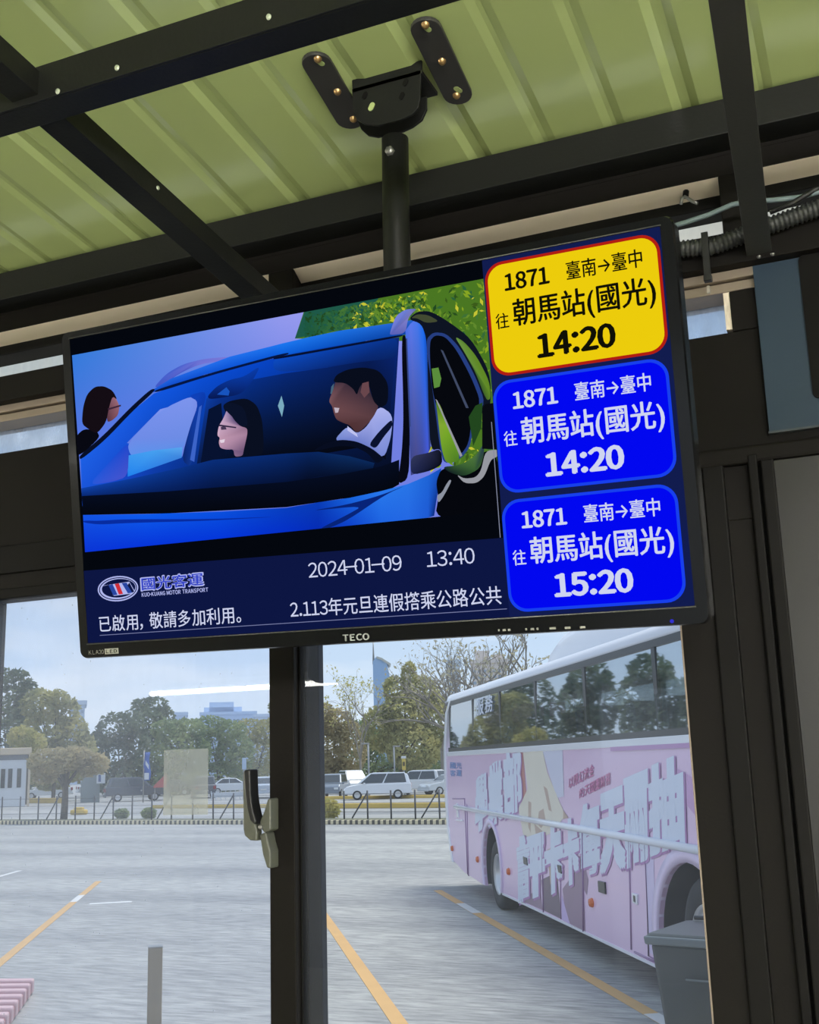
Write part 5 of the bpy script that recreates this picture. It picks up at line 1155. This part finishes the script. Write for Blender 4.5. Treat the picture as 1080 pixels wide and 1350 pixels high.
for k in range(9):
    z = (26 + 4.2 * k) * sc; wv = .08 * math.sin(k * 1.1); v += [(-3 * sc, wv, z), ((4.5 + 1.2 * math.sin(k * .8)) * sc, -wv + .03, z)]
for k in range(9): v += [(a, b + .02, c) for a, b, c in v[2 * k:2 * k + 2]]
mb.add(v[:18], [(2 * k, 2 * k + 1, 2 * k + 3, 2 * k + 2) for k in range(8)], 0, True); fl = mb.build('cloth', mat('banner blue', rgb(56, 96, 176), .7), t)
so_ = fl.modifiers.new('thick', 'SOLIDIFY'); so_.thickness = .03
MB().prism([(-1 * sc, 50 * sc), (3 * sc, 44 * sc), (3 * sc, 39 * sc), (-1 * sc, 45 * sc)], -.14, -.12, idf).build('white_stripe', wb_, t)
MB().prism([(-2 * sc, 27 * sc), (3.4 * sc, 27 * sc), (3.4 * sc, 35 * sc), (-2 * sc, 35 * sc)], -.14, -.12, idf).build('white_stripe', wb_, t)
def pole(name, label, cat, px, base, top, r, extra=None):
    p, az, sc = at(px, base); t = thing(name, label, cat, (p.x, p.y, 0), az)
    MB().tube([(0, 0, 0), (0, 0, (base - top) * sc)], r, 8).build('pole', mat('pole grey', rgb(150, 154, 158), .5, .3), t)
    if extra: extra(t, sc, (base - top) * sc)
    return t
pole('lamp_post', 'tall thin grey post left of the minivan roof', 'post', 487, 1050, 985, .07, lambda t, sc, h: MB().box(-.5, .1, -.08, .08, h - .1, h + .02).build('lamp_head', steel, t, .03))
pole('lamp_post', 'tall thin grey post rising behind the minivan', 'post', 521, 1044.5, 988, .07, lambda t, sc, h: MB().box(-.1, .5, -.08, .08, h - .1, h + .02).build('lamp_head', steel, t, .03))
def ysign(t, sc, h):
    MB().box(-2.3 * sc, 2.3 * sc, -.12, .12, h - 17 * sc, h - 3 * sc).build('sign_box', mat('sign yellow', rgb(206, 182, 84), .5), t, .03)
    MB().box(-3 * sc, 3 * sc, -.14, .14, h - 3 * sc, h).build('sign_top', wb_, t, .03)
    MB().box(-1.4 * sc, 1.4 * sc, -.14, -.11, h - 12 * sc, h - 7 * sc).build('sign_symbol', mat('sign dark', rgb(96, 84, 50), .5), t)
pole('sign_post', 'yellow upright sign with a white top behind the minivan', 'sign', 533.7, 1050, 1001, .06, ysign)
pole('street_pole', 'white topped thin pole beside the window handle', 'post', 322, 1054, 1004, .09, lambda t, sc, h: MB().box(-2.6 * sc, 2.6 * sc, -.1, .1, h - 14 * sc, h).build('sign_box', mat('pale blue sign', rgb(170, 190, 214), .5), t, .03))
# low white railing between pale square and handle
p, az, sc = at(302, 1054)
t = thing('white_railing', 'low white railing in the car park left of the handle', 'railing', (p.x, p.y, 0), az)
MB().box(-22 * sc, 20 * sc, -.05, .05, 3 * sc, 8.5 * sc).build('panel', wb_, t)
for k in range(8): MB().box((-22 + k * 5.8) * sc, (-21 + k * 5.8) * sc, -.06, .06, 0, 10.5 * sc).build('post', wb_, t)
t = thing('traffic_cone', 'small yellow road block beside the trunk of the brownish tree', 'cone', onG(104, 1074), 0)
MB().box(-.5, .5, -.2, .2, 0, .28).build('block', yk, t, .08); MB().box(-.3, .3, -.12, .12, .26, .42).build('top', yk, t, .06)

# ------------------------------------------------------------------ far buildings
def windows_grid(t, x0, x1, z0, z1, nx, nz, y, m):
    mb = MB()
    for i in range(nx):
        for j in range(nz):
            a = x0 + (x1 - x0) * (i + .2) / nx; b = x0 + (x1 - x0) * (i + .8) / nx; c = z0 + (z1 - z0) * (j + .25) / nz; d = z0 + (z1 - z0) * (j + .75) / nz
            mb.box(a, b, y - .05, y + .05, c, d)
    return mb.build('window_rows', m, t)
def building(label, x0, x1, top, dist, col, nx, nz, steps=()):
    a = far(x0, top, dist); b = far(x1, top, dist); d = b - a; wdt = d.to_2d().length; h = (a.z + b.z) / 2
    t = thing('far_building', label, 'building', ((a.x + b.x) / 2, (a.y + b.y) / 2, 0), math.atan2(d.y, d.x))
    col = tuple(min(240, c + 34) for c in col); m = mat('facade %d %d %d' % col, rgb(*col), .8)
    MB().box(-wdt / 2, wdt / 2, 0, 14, 0, h).build('wall', m, t)
    MB().box(-wdt / 2 - .4, wdt / 2 + .4, -.4, 14.4, h, h + .8).build('parapet', m, t)
    windows_grid(t, -wdt / 2, wdt / 2, h * .3, h * .95, nx, nz, -.02, mat('far glass', rgb(150, 166, 184), .3))
    for (u0, u1, dz) in steps: MB().box(-wdt / 2 + wdt * u0, -wdt / 2 + wdt * u1, 2, 10, h, h + dz).build('roof_block', m, t)
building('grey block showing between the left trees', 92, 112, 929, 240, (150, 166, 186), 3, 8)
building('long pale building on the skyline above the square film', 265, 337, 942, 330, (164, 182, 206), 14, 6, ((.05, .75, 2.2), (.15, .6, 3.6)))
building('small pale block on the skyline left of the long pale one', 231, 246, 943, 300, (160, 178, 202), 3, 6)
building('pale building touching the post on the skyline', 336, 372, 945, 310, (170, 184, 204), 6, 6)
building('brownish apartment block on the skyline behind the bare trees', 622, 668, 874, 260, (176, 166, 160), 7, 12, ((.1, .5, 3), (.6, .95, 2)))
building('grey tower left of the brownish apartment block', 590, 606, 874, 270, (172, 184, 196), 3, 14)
a = far(504, 866, 300); p0 = far(504, 1000, 300); sc = 300 / F * 1.03; rdr = ray(504, 900); az = math.atan2(rdr.y, rdr.x) - PI / 2
t = thing('glass_tower', 'blue sail shaped glass tower with a mast on the skyline right of the post', 'building', (p0.x, p0.y, 0), az)
h0 = a.z
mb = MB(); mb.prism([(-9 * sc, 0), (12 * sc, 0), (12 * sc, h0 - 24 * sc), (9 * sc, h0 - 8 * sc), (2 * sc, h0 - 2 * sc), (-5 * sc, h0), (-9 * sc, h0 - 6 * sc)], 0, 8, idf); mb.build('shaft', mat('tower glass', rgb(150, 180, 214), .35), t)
MB().prism([(-4 * sc, h0 + .2), (3 * sc, h0 - 1.5 * sc), (14 * sc, h0 - 9 * sc), (12 * sc, h0 - 11 * sc), (2 * sc, h0 - 4 * sc), (-4 * sc, h0 - 2 * sc)], -.4, 8.4, idf).build('roof_curve', mat('tower rim', rgb(186, 186, 176), .5), t)
MB().tube([(-8 * sc, 2, h0 - 8 * sc), (-8 * sc, 2, h0 + 22 * sc)], [.35, .1], 6).build('mast', steel, t)
